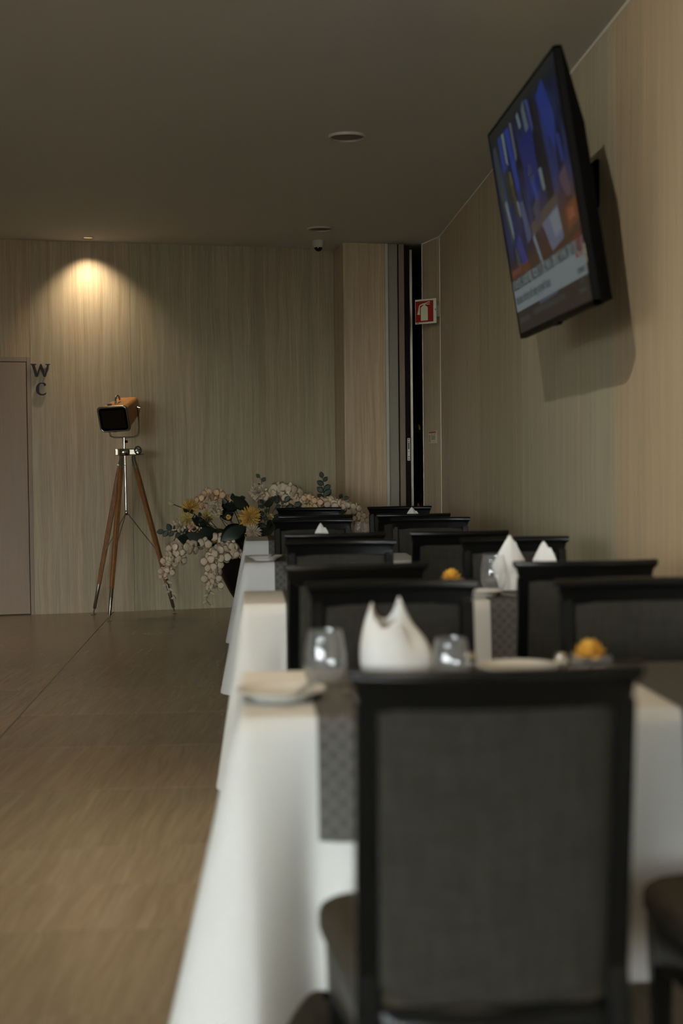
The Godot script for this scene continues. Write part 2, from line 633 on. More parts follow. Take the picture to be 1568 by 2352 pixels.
	box(st, Vector3(1.2465, 1.61, -12.335), Vector3(0.028, 3.22, 0.06), 0.002)
	struct("trim_4", st, M("grey_trim"), "pale grey upright profile at the panel edge", "trim")
	st = mb()
	box(st, Vector3(1.304, 1.61, -12.36), Vector3(0.084, 3.22, 0.06), 0.002)
	struct("trim_5", st, M("grey_panel"), "dark grey upright board beside the door jamb", "trim")
	st = mb()
	box(st, Vector3(1.3820, 1.61, -12.365), Vector3(0.050, 3.22, 0.06), 0.003)
	struct("trim_6", st, M("jamb_wood"), "brown wooden jamb beside the open dark door", "trim")
	st = mb()
	box(st, Vector3(1.3505, 1.61, -12.42), Vector3(0.02, 3.22, 0.06), 0.0)
	struct("trim_7", st, M("dark_void"), "black gap between grey board and brown jamb", "trim")
	var d2 := thing("door_2", "dark door standing open edge-on with a steel lock plate", "door", Vector3(1.432, 0, -12.345))
	d2.set_meta("kind", "structure")
	st = mb()
	box(st, Vector3(0, 1.606, -0.42), Vector3(0.048, 3.20, 0.84), 0.003)
	obj("leaf", st, M("dark_wood"), d2)
	st = mb()
	box(st, Vector3(0.0495, 1.606, -0.24), Vector3(0.050, 3.20, 0.03), 0.004)
	tag(obj("edge_profile", st, M("steel"), d2), "polished steel upright profile")
	st = mb()
	box(st, Vector3(0.003, 1.403, 0.002), Vector3(0.024, 0.200, 0.005), 0.001)
	var lp := obj("lock_plate", st, M("nickel"), d2)
	tag(lp, "pale steel lock plate")
	for h in [[0.088, 0.009, 0.009], [0.069, 0.009, 0.009], [0.030, 0.010, 0.058], [-0.021, 0.012, 0.003], [-0.066, 0.009, 0.009], [-0.087, 0.009, 0.009]]:
		st = mb()
		box(st, Vector3(0.003, 1.403 + h[0], 0.0048), Vector3(h[1], h[2], 0.0012), 0.0003)
		obj("slot", st, M("black"), lp)
	# a dark passage behind the doorway
	st = mb()
	box(st, Vector3(1.5, 1.7, -15.3), Vector3(1.8, 3.5, 0.2), 0.0)
	struct("wall_passage_end", st, M("plaster"), "dim wall at the end of the passage", "wall")
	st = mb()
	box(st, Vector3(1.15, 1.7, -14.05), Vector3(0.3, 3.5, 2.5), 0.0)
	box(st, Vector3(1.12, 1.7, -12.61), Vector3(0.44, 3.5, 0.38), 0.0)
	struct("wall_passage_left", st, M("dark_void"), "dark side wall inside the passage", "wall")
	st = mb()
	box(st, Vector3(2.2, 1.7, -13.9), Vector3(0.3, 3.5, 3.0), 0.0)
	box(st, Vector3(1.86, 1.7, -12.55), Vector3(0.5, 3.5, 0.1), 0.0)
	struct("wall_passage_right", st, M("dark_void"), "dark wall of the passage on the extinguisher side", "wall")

	# the rest of the room, beside and behind the camera
	st = mb()
	var q: Array[float] = [2.6, 8.4, 0.15, 2.85]      # z0, z1, y0, y1 of the window in the left wall
	box(st, Vector3(-7.1, 1.65, (-12.0 + q[0]) / 2), Vector3(0.2, 3.7, q[0] + 12.0), 0.0)
	box(st, Vector3(-7.1, 1.65, (q[1] + 9.12) / 2), Vector3(0.2, 3.7, 9.12 - q[1]), 0.0)
	box(st, Vector3(-7.1, (q[3] + 3.5) / 2, (q[0] + q[1]) / 2), Vector3(0.2, 3.5 - q[3], q[1] - q[0]), 0.0)
	box(st, Vector3(-7.1, (q[2] - 0.2) / 2, (q[0] + q[1]) / 2), Vector3(0.2, q[2] + 0.2, q[1] - q[0]), 0.0)
	struct("wall_left", st, M("plaster"), "plain plaster wall with a window on the open side of the room", "wall")
	window("window_2", "wide dark-framed window on the open side of the room", Vector3(-7.1, q[2], (q[0] + q[1]) / 2), Basis(Vector3.UP, PI / 2), q[1] - q[0], q[3] - q[2])
	st = mb()
	var w: Array[float] = [-6.2, -3.0, 0.15, 2.85]       # x0, x1, y0, y1 of the window
	box(st, Vector3((-7.2 + w[0]) / 2, 1.65, 9.0), Vector3(w[0] + 7.2, 3.7, 0.24), 0.0)
	box(st, Vector3((2.0 + w[1]) / 2, 1.65, 9.0), Vector3(2.0 - w[1], 3.7, 0.24), 0.0)
	box(st, Vector3((w[0] + w[1]) / 2, (3.5 + w[3]) / 2, 9.0), Vector3(w[1] - w[0], 3.5 - w[3], 0.24), 0.0)
	box(st, Vector3((w[0] + w[1]) / 2, (w[2] - 0.2) / 2, 9.0), Vector3(w[1] - w[0], w[2] + 0.2, 0.24), 0.0)
	struct("wall_front", st, M("plaster"), "plain plaster wall with the street window", "wall")
	window("window_1", "wide street window with a dark frame behind the dining tables", Vector3((w[0] + w[1]) / 2, w[2], 9.0), Basis(), w[1] - w[0], w[3] - w[2])

	# lamps in the ceiling, all beyond the edges of the photograph but the one in the slot
	downlight(Vector3(-0.42, CEIL, -4.35), 38.0, 6.0, "round recessed downlight over the aisle beside the nearest table")
	downlight(Vector3(0.15, CEIL, -2.70), 60.0, 2.6, "round recessed downlight over the nearest table")
	downlight(Vector3(-0.55, CEIL, -0.75), 27.0, 36.0, "adjustable recessed spotlight aimed at the panelled wall", Vector3(2.2, -0.95, -4.1), Color(0.98, 0.97, 0.93))
	downlight(Vector3(0.55, CEIL, -0.9), 40.0, 1.3, "round recessed downlight behind the nearest chair")
	downlight(Vector3(-1.75, CEIL, -7.1), 42.0, 3.6, "round recessed downlight over the aisle beside the third table")
	downlight(Vector3(-2.35, CEIL, -10.0), 46.0, 3.2, "round recessed downlight over the aisle before the pale door")
	downlight(Vector3(-1.33, CEIL + 0.012, -12.07), 52.0, 1.9, "round recessed downlight in the slot above the tripod lamp", Vector3(0.02, -1, -0.20))


func window(called: String, label: String, at: Vector3, b: Basis, ww: float, wh: float) -> void:
	var win := thing(called, label, "window", at, b)
	win.set_meta("kind", "structure")
	for x in [-ww / 2 + 0.03, 0.0, ww / 2 - 0.03]:
		var st := mb()
		box(st, Vector3(x, wh / 2, 0), Vector3(0.06, wh, 0.07), 0.004)
		obj("mullion", st, M("black_metal"), win)
	for y in [0.03, wh - 0.03]:
		var st := mb()
		box(st, Vector3(0, y, 0), Vector3(ww, 0.06, 0.07), 0.004)
		obj("rail", st, M("black_metal"), win)
	for s in [-1, 1]:
		var st := mb()
		box(st, Vector3(s * ww / 4, wh / 2, 0), Vector3(ww / 2 - 0.08, wh - 0.11, 0.006), 0.001)
		obj("pane", st, M("pane"), win)


func downlight(at: Vector3, angle: float, energy: float, label: String, dir := Vector3.DOWN, tint := Color(1.0, 0.915, 0.79)) -> void:
	var t := thing("downlight", label, "ceiling light", at, Basis(), "recessed downlights")
	var st := mb()
	lathe(st, [Vector2(0.036, -0.001), Vector2(0.044, -0.005), Vector2(0.050, -0.004), Vector2(0.052, 0.0), Vector2(0.036, 0.0), Vector2(0.036, -0.001)], 28)
	obj("trim_ring", st, M("white_plastic"), t)
	st = mb()
	lathe(st, [Vector2(0, -0.0022), Vector2(0.035, -0.0022), Vector2(0.035, 0.0), Vector2(0, 0.0)], 24)
	if not mats.has("lamp_glow"):
		var g := mat("lamp_glow", Color(1, 0.85, 0.65), 0.4)
		g.emission_enabled = true
		g.emission = Color(1.0, 0.80, 0.58)
		g.emission_energy_multiplier = 12.0
		var dim: StandardMaterial3D = g.duplicate()
		dim.emission_energy_multiplier = 0.6
		mats["lamp_glow_dim"] = dim
	obj("lamp_lens", st, M("lamp_glow_dim" if at.z < -11.0 else "lamp_glow"), t)
	var l := SpotLight3D.new()
	l.name = "lamp_light"
	l.light_color = tint
	l.light_energy = energy
	l.spot_angle = angle
	l.spot_angle_attenuation = 1.0
	l.spot_range = 16.0
	l.spot_attenuation = 2.0
	l.light_size = 0.035
	l.shadow_enabled = true
	t.add_child(l)
	l.position = Vector3(0, -0.008, 0)
	l.basis = Basis.looking_at(dir.normalized(), Vector3.FORWARD)


# ------------------------------------------------------------------ tables, cloths, runners
const ROWS := [[-2.875, -3.505], [-5.20, -5.74], [-7.385, -8.00], [-9.47, -10.05]]     # near and far edge of each table
const LEFT := -0.018
const RIGHT := 1.45
const COLA := [0.137, 0.663]
const COLB := [0.905, 1.395]


func cloth_mesh(zn: float, zf: float, sd: int, ear: float) -> SurfaceTool:
	var r := RandomNumberGenerator.new()
	r.seed = sd
	var w := RIGHT - LEFT
	var d := zn - zf
	# outline, counter-clockwise from above starting at the near left corner: near side, right side, far side, left side
	var cor := [Vector2(LEFT, zn), Vector2(RIGHT, zn), Vector2(RIGHT, zf), Vector2(LEFT, zf)]
	var pts := []       # [position, outward, distance to the nearer corner, its sign, side, along]
	var rad := 0.018
	for side in 4:
		var a: Vector2 = cor[side]
		var b: Vector2 = cor[(side + 1) % 4]
		var len := a.distance_to(b)
		var t := (b - a) / len
		var n := Vector2(-t.y, t.x) * -1.0
		n = Vector2(t.y, -t.x) * -1.0
		var mid := Vector2((LEFT + RIGHT) / 2, (zn + zf) / 2)
		if n.dot((a + b) / 2 - mid) < 0:
			n = -n
		var steps := int(len / 0.024)
		for i in steps:
			var f := float(i) / (steps - 1)
			f = f * f * (3 - 2 * f) * 0.5 + f * 0.5
			var s := rad + (len - 2 * rad) * f
			pts.append([a + t * s, n, min(s, len - s), side, s])
		# corner arc
		var t2: Vector2 = (cor[(side + 2) % 4] - b).normalized()
		var n2 := Vector2(t2.y, -t2.x)
		if n2.dot((b + cor[(side + 2) % 4]) / 2 - mid) < 0:
			n2 = -n2
		for i in range(1, 6):
			var an := float(i) / 6.0
			var nn := (n * cos(an * PI / 2) + n2 * sin(an * PI / 2)).normalized()
			pts.append([b - t * rad + t2 * rad + nn * rad, nn, 0.0, side, -1.0])
	var ph := []
	for k in 8:
		ph.append(r.randf() * TAU)
	var rings := []
	var inner := []
	for p in pts:
		var q: Vector2 = p[0] - p[1] * 0.006
		inner.append(Vector3(q.x, TOP, q.y))
	rings.append(inner)
	var N := 16
	for j in N + 1:
		var t := float(j) / N
		var ring := []
		for i in pts.size():
			var p: Array = pts[i]
			var side: int = p[3]
			var s: float = p[4]
			var dc: float = p[2]
			var full := 0.565
			if side == 2:
				full = 0.27
			if s < 0.0 and (side == 1 or side == 2):
				full = 0.42
			var cw := exp(-pow(dc / 0.085, 2.0))
			var fold := 0.0
			if s >= 0.0:
				var fw := clampf((dc - 0.04) / 0.25, 0.0, 1.0)
				fold = fw * (0.016 * sin(s * 13.0 + ph[side]) + 0.013 * sin(s * 23.0 + ph[side + 4]))
				fold -= 0.072 * exp(-pow((dc - 0.150) / 0.045, 2.0))
				fold += 0.026 * exp(-pow((dc - 0.245) / 0.04, 2.0)) - 0.02 * exp(-pow((dc - 0.33) / 0.035, 2.0))
			var ease := t * t * 0.35 + t * 0.65
			var out := 0.003 + 0.006 * minf(1.0, t * 12.0) + ease * (0.034 + fold) * (full / 0.565) + pow(t, 0.92) * 0.118 * ear * cw * (0.25 if p[0].x > 0.7 else (0.55 if p[0].y < (zn + zf) / 2 else 1.0))
			var drop := t * (full + 0.115 * cw * (full / 0.565) + 0.012 * sin(s * 9.0 + ph[side]) * (1.0 - cw))
			var pos: Vector2 = p[0] + p[1] * out
			ring.append(Vector3(pos.x, TOP - 0.006 * minf(1.0, t * 40.0) - drop, pos.y))
		rings.append(ring)
	var st := mb()
	loft(st, rings, 1, false, false)
	# the flat top
	var c := centre(inner)
	for i in inner.size():
		tri(st, c, inner[i], inner[(i + 1) % inner.size()])
	# a turned hem gives the edge its thickness
	var last: Array = rings[-1]
	var up := []
	for i in last.size():
		var o: Vector2 = pts[i][1] * -0.004
		up.append(last[i] + Vector3(o.x, 0.022, o.y))
	loft(st, [last, up], 2, false, false)
	return st


func runner_mesh(x0: float, x1: float, zn: float, zf: float, sd: int) -> SurfaceTool:
	var r := RandomNumberGenerator.new()
	r.seed = sd
	var a := r.randf() * TAU
	var path := []          # [y, z, outward sway weight, length so far]
	for k in range(9, 0, -1):
		var h := 0.24 * k / 9.0
		path.append([RUN - 0.006 - h, zn + 0.020 + 0.10 * h, h])
	path.append([RUN - 0.002, zn + 0.014, 0.0])
	path.append([RUN, zn + 0.004, 0.0])
	for k in 7:
		path.append([RUN, lerpf(zn - 0.006, zf + 0.006, k / 6.0), 0.0])
	path.append([RUN, zf - 0.004, 0.0])
	path.append([RUN - 0.002, zf - 0.014, 0.0])
	for k in range(1, 6):
		var h := 0.16 * k / 5.0
		path.append([RUN - 0.006 - h, zf - 0.020 - 0.10 * h, h])
	var st := mb()
	var nx := 14
	var top := []
	var bot := []
	var ln := []
	var along := 0.0
	for i in path.size():
		var p: Array = path[i]
		if i > 0:
			along += Vector2(p[0] - path[i - 1][0], p[1] - path[i - 1][1]).length()
		ln.append(along)
		var q: Array = path[min(i + 1, path.size() - 1)]
		var o: Array = path[max(i - 1, 0)]
		var d := Vector2(q[1] - o[1], q[0] - o[0]).normalized()       # (z, y)
		var nrm := Vector3(0, -d.x, d.y)      # out of the cloth
		var rt := []
		var rb := []
		for k in nx + 1:
			var x := lerpf(x0, x1, float(k) / nx)
			var sway: float = p[2] * (0.05 * sin(x * 17.0 + a) + 0.02 * sin(x * 39.0 + a * 2.0))
			var e: float = 0.010 * p[2] / 0.24 * (1.0 if i < 9 else 0.0)
			var v := Vector3(x, p[0] - e * (0.5 + 0.5 * sin(x * 8.0)), p[1] + (sway if i < 10 else -sway))
			rt.append(v)
			rb.append(v - nrm * 0.0022)
		top.append(rt)
		bot.append(rb)
	for i in path.size() - 1:
		for k in nx:
			var us := []
			for c in [[i, k], [i, k + 1], [i + 1, k + 1], [i + 1, k]]:
				us.append(Vector2(lerpf(x0, x1, float(c[1]) / nx), ln[c[0]]) / 0.150)
			var P := [top[i][k], top[i][k + 1], top[i + 1][k + 1], top[i + 1][k]]
			var Q := [bot[i][k], bot[i][k + 1], bot[i + 1][k + 1], bot[i + 1][k]]
			st.set_smooth_group(1)
			for m in [0, 2, 1, 0, 3, 2]:
				st.set_uv(us[m])
				st.add_vertex(P[m])
			st.set_smooth_group(2)
			for m in [0, 1, 2, 0, 2, 3]:
				st.set_uv(us[m])
				st.add_vertex(Q[m])
	for i in path.size() - 1:       # the two long edges
		for k in [0, nx]:
			st.set_uv(Vector2.ZERO)
			if k == 0:
				quad(st, bot[i][k], top[i][k], top[i + 1][k], bot[i + 1][k])
			else:
				quad(st, top[i][k], bot[i][k], bot[i + 1][k], top[i + 1][k])
	for i in [0, path.size() - 1]:
		for k in nx:
			st.set_uv(Vector2(0.2, 0.2))
			if i == 0:
				quad(st, bot[i][k], bot[i][k + 1], top[i][k + 1], top[i][k])
			else:
				quad(st, top[i][k], top[i][k + 1], bot[i][k + 1], bot[i][k])
	return st


func build_tables() -> void:
	var nth := ["nearest the camera", "second from the camera", "third from the camera", "farthest from the camera"]
	for i in 4:
		var zn: float = ROWS[i][0]
		var zf: float = ROWS[i][1]
		var mid := Vector3((LEFT + RIGHT) / 2, 0, (zn + zf) / 2)
		var hw := (RIGHT - LEFT) / 2 - 0.016
		var hd := (zn - zf) / 2 - 0.016
		var t := thing("dining_table", "dark-legged rectangular dining table under white linen, " + nth[i], "table", mid, Basis(), "dining tables in a row")
		var st := mb()
		box(st, Vector3(0, TOP - 0.019, 0), Vector3(hw * 2, 0.032, hd * 2), 0.004)
		obj("tabletop", st, M("dark_wood"), t)
		for s in [[-1, 1], [1, 1], [-1, -1], [1, -1]]:
			st = mb()
			bar(st, [Vector3(s[0] * (hw - 0.19), 0, s[1] * (hd - 0.05)), Vector3(s[0] * (hw - 0.19), 0.73, s[1] * (hd - 0.05))], [0.05, 0.06], [0.05, 0.06])
			obj("leg", st, M("lacquer"), t)
		st = mb()
		box(st, Vector3(0, TOP - 0.075, hd - 0.04), Vector3(hw * 2 - 0.36, 0.08, 0.022), 0.002)
		box(st, Vector3(0, TOP - 0.075, -hd + 0.04), Vector3(hw * 2 - 0.36, 0.08, 0.022), 0.002)
		obj("apron", st, M("dark_wood"), t)
		var c := obj("tablecloth", cloth_mesh(zn, zf, 20 + i, [1.12, 0.62, 0.85, 0.9][i]), M("linen"))
		tag(c, "white linen tablecloth with draped corners on the table " + nth[i], "tablecloth", "white tablecloths")
		for k in 2:
			var x: Array = [COLA, COLB][k]
			var o := obj("table_runner", runner_mesh(x[0], x[1], zn, zf, 40 + i * 2 + k), M("runner"))
			tag(o, "dark grey diamond-woven runner across the table %s, on the %s" % [nth[i], ["aisle half", "panelled-wall half"][k]], "table runner", "grey table runners")


# ------------------------------------------------------------------ chairs
func make_chair() -> Node3D:
	var t := thing("dining_chair", "x", "chair", Vector3.ZERO, Basis(), "black-framed dining chairs")
	var bend := func(x: float) -> float: return -0.036 * pow(x / 0.23, 2.0)
	var lean := func(y: float) -> float: return 0.205 + 0.062 * clampf((y - 0.42) / 0.54, -0.2, 1.1)
	# rear posts run down into the legs
	for s in [-1.0, 1.0]:
		var st := mb()
		var dz: float = bend.call(0.21)
		var pts := [Vector3(s * 0.200, 0.0, 0.262), Vector3(s * 0.203, 0.20, 0.214), Vector3(s * 0.206, 0.40, lean.call(0.40) + dz + 0.012)]
		var ws := [0.030, 0.034, 0.040]
		var ds := [0.030, 0.036, 0.040]
		for k in 7:
			var y := 0.46 + 0.075 * k
			pts.append(Vector3(s * (0.2045 + 0.002 * k / 6.0), y, lean.call(y) + dz))
			ws.append(0.0395 - 0.0030 * k / 6.0)
			ds.append(0.034 - 0.008 * k / 6.0)
		bar(st, pts, ws, ds, Vector3.RIGHT, 0.3)
		obj("back_post", st, M("lacquer"), t)
	# crest rail: a bowed board with a moulded cap
	var prof := [[0.898, 0.0105], [0.903, 0.0125], [0.934, 0.0130], [0.941, 0.0165], [0.946, 0.0215], [0.953, 0.0225], [0.960, 0.0215], [0.964, 0.0170], [0.9655, 0.0100]]
	var rings := []
	for i in 19:
		var u := -1.0 + 2.0 * i / 18.0
		var r := []
		for k in prof.size():
			var y: float = prof[k][0]
			var hx := 0.2165 + 0.016 * smoothstep(0.925, 0.952, y) + 0.003 * (y - 0.898) / 0.06
			r.append(Vector3(u * hx, y, lean.call(y) + bend.call(u * hx) + prof[k][1]))
		for k in range(prof.size() - 1, -1, -1):
			var y: float = prof[k][0]
			var hx := 0.2165 + 0.016 * smoothstep(0.925, 0.952, y) + 0.003 * (y - 0.898) / 0.06
			r.append(Vector3(u * hx, y, lean.call(y) + bend.call(u * hx) - prof[k][1]))
		rings.append(r)
	var st := mb()
	loft(st, rings, 1)
	obj("crest_rail", st, M("lacquer"), t)
	# upholstered back with rounded lower corners
	rings = []
	var y0 := 0.410
	var y1 := 0.902
	var rc := 0.045
	for j in 23:
		var f := float(j) / 22.0
		var y := y0 + (y1 - y0) * (f if j > 0 else 0.0)
		if j < 7:
			y = y0 + rc * (1.0 - cos(PI / 2 * j / 6.0)) * 1.0
		else:
			y = y0 + rc + (y1 - y0 - rc) * (j - 6) / 16.0
		var hw := 0.1915 - 0.0015 * (1.0 - f)
		var lo := y - y0
		if lo < rc:
			hw -= rc - sqrt(maxf(0.0, rc * rc - pow(rc - lo, 2.0)))
		var th := 0.0145
		if lo < 0.012:
			th *= sqrt(maxf(0.05, lo / 0.012))
		var r := []
		for s in [1.0, -1.0]:
			for k in 13:
				var u: float = (-1.0 + 2.0 * k / 12.0) * s
				u = sin(u * PI / 2)
				var x := u * hw
				var e := th * pow(maxf(0.0, 1.0 - pow(absf(u), 6.0)), 0.5)
				r.append(Vector3(x, y, lean.call(y) + bend.call(x) + 0.002 + e * s))
		rings.append(r)
	st = mb()
	loft(st, rings, 1)
	obj("back_cushion", st, M("fabric"), t)
	# lower back rail
	rings = []
	for i in 13:
		var x := -0.19 + 0.38 * i / 12.0
		var z: float = lean.call(0.40) + bend.call(x)
		rings.append([Vector3(x, 0.325, z + 0.010), Vector3(x, 0.409, z + 0.013), Vector3(x, 0.409, z - 0.013), Vector3(x, 0.325, z - 0.013)])
	st = mb()
	loft(st, rings, 3)
	obj("lower_rail", st, M("lacquer"), t)
	# seat
	var outline := func(g: float, y: float) -> Array:
		var r := []
		var n := 44
		for k in n:
			var a := TAU * k / n
			var cx := cos(a)
			var cz := sin(a)
			var e := 0.32
			var px := signf(cx) * pow(absf(cx), e)
			var pz := signf(cz) * pow(absf(cz), e)
			var z := -0.035 + pz * (0.238 - g)
			var hw := lerpf(0.280, 0.215, clampf((z + 0.27) / 0.47, 0.0, 1.0)) - g
			z -= 0.018 * (1.0 - px * px) * (1.0 if pz < 0 else 0.0)
			r.append(Vector3(px * hw, y, z))
		return r
	st = mb()
	rings = []
	for q in [[0.020, 0.400], [0.004, 0.404], [0.0, 0.414], [0.0, 0.436], [0.004, 0.448], [0.014, 0.457], [0.034, 0.463], [0.070, 0.467], [0.120, 0.4695]]:
		rings.append(outline.call(q[0], q[1]))
	loft(st, rings, 1)
	obj("seat", st, M("seat_fabric"), t)
	st = mb()
	rings = []
	for q in [[0.020, 0.300], [0.016, 0.303], [0.012, 0.398], [0.016, 0.4005]]:
		rings.append(outline.call(q[0], q[1]))
	loft(st, rings, 1)
	obj("seat_frame", st, M("lacquer"), t)
	for s in [-1.0, 1.0]:
		st = mb()
		bar(st, [Vector3(s * 0.224, 0.0, -0.222), Vector3(s * 0.226, 0.20, -0.222), Vector3(s * 0.228, 0.345, -0.220), Vector3(s * 0.228, 0.398, -0.220)], [0.030, 0.036, 0.044, 0.046], [0.030, 0.036, 0.044, 0.046], Vector3.RIGHT, 0.2)
		obj("leg", st, M("lacquer"), t)
	return t


func build_chairs() -> void:
	var c0 := make_chair()
	# crest x, crest z, turn in degrees, facing the far end (true) or the camera, label
	var list := [
		[0.3885, -2.155, 0.0, true, "black-framed chair with grey upholstered back, nearest the camera, back turned to it"],
		[1.030, -2.200, 0.0, true, "chair partly out of frame beside the nearest one, showing only a seat corner"],
		[0.388, -3.800, 2.0, false, "chair behind the tall folded napkin, across the nearest table on the aisle half"],
		[1.066, -3.760, 1.0, false, "chair across the nearest table, its wide crest cut by the frame edge"],
		[0.350, -4.440, 9.0, true, "turned chair at the second table, back to back with the one behind the big napkin"],
		[1.092, -4.430, 1.0, true, "chair in front of the two pointed napkins by the panelled wall"],
		[0.386, -5.880, 1.0, false, "chair across the second table on the aisle half, its crest catching light"],
		[1.128, -5.890, 4.0, false, "chair directly behind the two pointed napkins of the second table"],
		[0.402, -6.420, 3.0, true, "chair with its back to the camera at the third table, aisle half"],
		[0.985, -6.430, 5.0, true, "chair with its back to the camera at the third table, panelled-wall half"],
		[0.372, -8.120, 4.0, false, "chair behind the lone pointed napkin of the third table"],
		[1.060, -8.110, 1.0, false, "chair across the third table, panelled-wall half, below the extinguisher sign"],
		[0.425, -8.680, 7.0, true, "slightly turned chair before the farthest table, aisle half"],
		[1.040, -8.690, 4.0, true, "chair before the farthest table, panelled-wall half, near its white napkin"],
		[0.445, -10.190, 0.0, false, "farthest chair on the aisle half, right in front of the flowers"],
		[1.110, -10.200, 1.0, false, "farthest chair below the dark doorway with the lock plate"],
	]
	for i in list.size():
		var e: Array = list[i]
		var b := Basis(Vector3.UP, deg_to_rad(e[2]) + (0.0 if e[3] else PI))
		var at := Vector3(e[0], 0.0, e[1]) - b * Vector3(0, 0, 0.255)
		if i == 0:
			c0.transform = Transform3D(b, at)
			c0.set_meta("label", e[4])
		else:
			copy(c0, e[4], at, b)


# ------------------------------------------------------------------ what lies on the tables
func napkin_hat(h: float, wide: float) -> SurfaceTool:      # a napkin folded into a two-peaked mitre with an open collar
	var n := 56
	var rings := []
	var H := func(a: float) -> float:
		var right := exp(-pow(wrapf(a - 0.35, -PI, PI) / 0.75, 2.0))
		var left := exp(-pow(wrapf(a - PI + 0.25, -PI, PI) / 0.70, 2.0))
		return h * (0.70 + 0.30 * right + 0.24 * left - 0.06 * exp(-pow(wrapf(a + PI / 2 + 0.2, -PI, PI) / 0.35, 2.0)))
	for j in 17:
		var t := j / 16.0
		var r := []
		for k in n:
			var a := TAU * k / n
			var ca := cos(a)
			var rad := wide * lerpf(1.0, 0.52, pow(t, 2.2)) * (1.0 + 0.10 * sin(PI * t * 0.95))
			if ca > 0.0:      # a full shoulder below, pulled in above
				rad *= 1.0 + ca * (0.22 * sin(PI * clampf(t * 1.5, 0.0, 1.0)) - 0.18 * smoothstep(0.5, 0.85, t))
			rad *= 1.0 + 0.05 * sin(a * 3.0 + 1.0) * t + 0.04 * cos(a * 5.0 + 2.0) * t - 0.10 * exp(-pow(wrapf(a + 0.75 - t * 0.5, -PI, PI) / 0.14, 2.0)) * t
			var y: float = t * H.call(a)
			r.append(Vector3(ca * rad - 0.22 * wide * t, y, -sin(a) * rad * 0.74))
		rings.append(r)
	for j in 7:
		var t := 1.0 - j / 9.0
		var r := []
		for k in n:
			var p: Vector3 = rings[int(round(t * 16))][k]
			var cx := -0.24 * wide * t
			var s := 0.93 - 0.06 * j
			r.append(Vector3(cx + (p.x - cx) * s, maxf(0.02, p.y - 0.002), p.z * s))
		rings.append(r)
	var st := mb()
	loft(st, rings, 1, true, false)
	# the overlapping front flap
	var rows := []
	for j in 9:
		var t := j / 8.0
		var r := []
		for k in 9:
			var u := k / 8.0
			var a := -PI / 2 + lerpf(-1.15, 0.9, u) * (1.0 - 0.72 * t) + 0.35 * t
			var rr := wide * lerpf(1.10, 0.74, pow(t, 1.5)) * (1.0 + 0.05 * sin(PI * t))
			r.append(Vector3(cos(a) * rr - 0.24 * wide * t, h * 0.66 * t, -sin(a) * rr * 0.82))
		rows.append(r)
	sheet(st, rows, 2)
	return st


func napkin_peak(h: float, wide: float, tall_waist: bool, sd: int) -> SurfaceTool:    # folded to a single standing point
	var r := RandomNumberGenerator.new()
	r.seed = sd
	var p1 := r.randf_range(-0.5, 0.5)
	var rings := []
	var n := 48
	for j in 19:
		var t := j / 18.0
		var prof := pow(1.0 - t, 0.80)
		if tall_waist:
			prof = lerpf(0.62, 1.0, smoothstep(0.0, 0.45, t)) if t < 0.45 else pow((1.0 - t) / 0.55, 0.92)
		var ring := []
		for k in n:
			var a := TAU * k / n
			var ca := cos(a)
			var sa := sin(a)
			var e := 1.0 / pow(pow(absf(ca), 1.5) + pow(absf(sa), 1.5), 1.0 / 1.5)
			var fold := 1.0 + 0.05 * sin(a * 3.0 + p1 * 4.0) * (1.0 - t) - 0.10 * exp(-pow(wrapf(a + PI / 2 + p1 - 0.3 * t, -PI, PI) / 0.16, 2.0))
			var rad := wide * prof * e * fold
			ring.append(Vector3(ca * rad + 0.10 * wide * t * p1, h * t, -sa * rad * 0.55))
		rings.append(ring)
	var st := mb()
	loft(st, rings, 1)
	# a lapped layer in front, lower and wider
	var rows := []
	for j in 9:
		var t := j / 8.0
		var row := []
		for k in 7:
			var u := k / 6.0 * 2.0 - 1.0
			var w := wide * (1.02 if not tall_waist else lerpf(0.70, 1.02, sin(PI * 0.5 * minf(1.0, t * 1.6)))) * pow(1.0 - t * 0.93, 0.85)
			row.append(Vector3(u * w + 0.20 * wide * t, h * 0.86 * t, wide * 0.56 * pow(1.0 - t, 0.9) * (1.06 - 0.34 * u * u) + 0.006))
		rows.append(row)
	sheet(st, rows, 2)
	return st


func tumbler(w: float, h: float) -> SurfaceTool:
	var st := mb()
	lathe(st, [Vector2(0, 0.0), Vector2(w * 0.52, 0.0), Vector2(w * 0.62, 0.002), Vector2(w * 0.80, h * 0.12), Vector2(w * 0.95, h * 0.27), Vector2(w, h * 0.42), Vector2(w * 0.97, h * 0.60), Vector2(w * 0.88, h * 0.80), Vector2(w * 0.77, h - 0.001), Vector2(w * 0.765, h), Vector2(w * 0.755, h - 0.001), Vector2(w * 0.86, h * 0.80), Vector2(w * 0.948, h * 0.60), Vector2(w * 0.975, h * 0.42), Vector2(w * 0.92, h * 0.28), Vector2(w * 0.76, h * 0.15), Vector2(w * 0.5, h * 0.075), Vector2(0, h * 0.06)], 40)
	return st


func plate(r: float) -> SurfaceTool:
	var st := mb()
	lathe(st, [Vector2(0, 0.002), Vector2(r * 0.56, 0.002), Vector2(r * 0.57, 0.0), Vector2(r * 0.62, 0.0), Vector2(r * 0.64, 0.004), Vector2(r * 0.97, 0.0195), Vector2(r, 0.0215), Vector2(r * 0.99, 0.0232), Vector2(r * 0.96, 0.0225), Vector2(r * 0.68, 0.0105), Vector2(r * 0.60, 0.0068), Vector2(0, 0.0058)], 48)
	return st


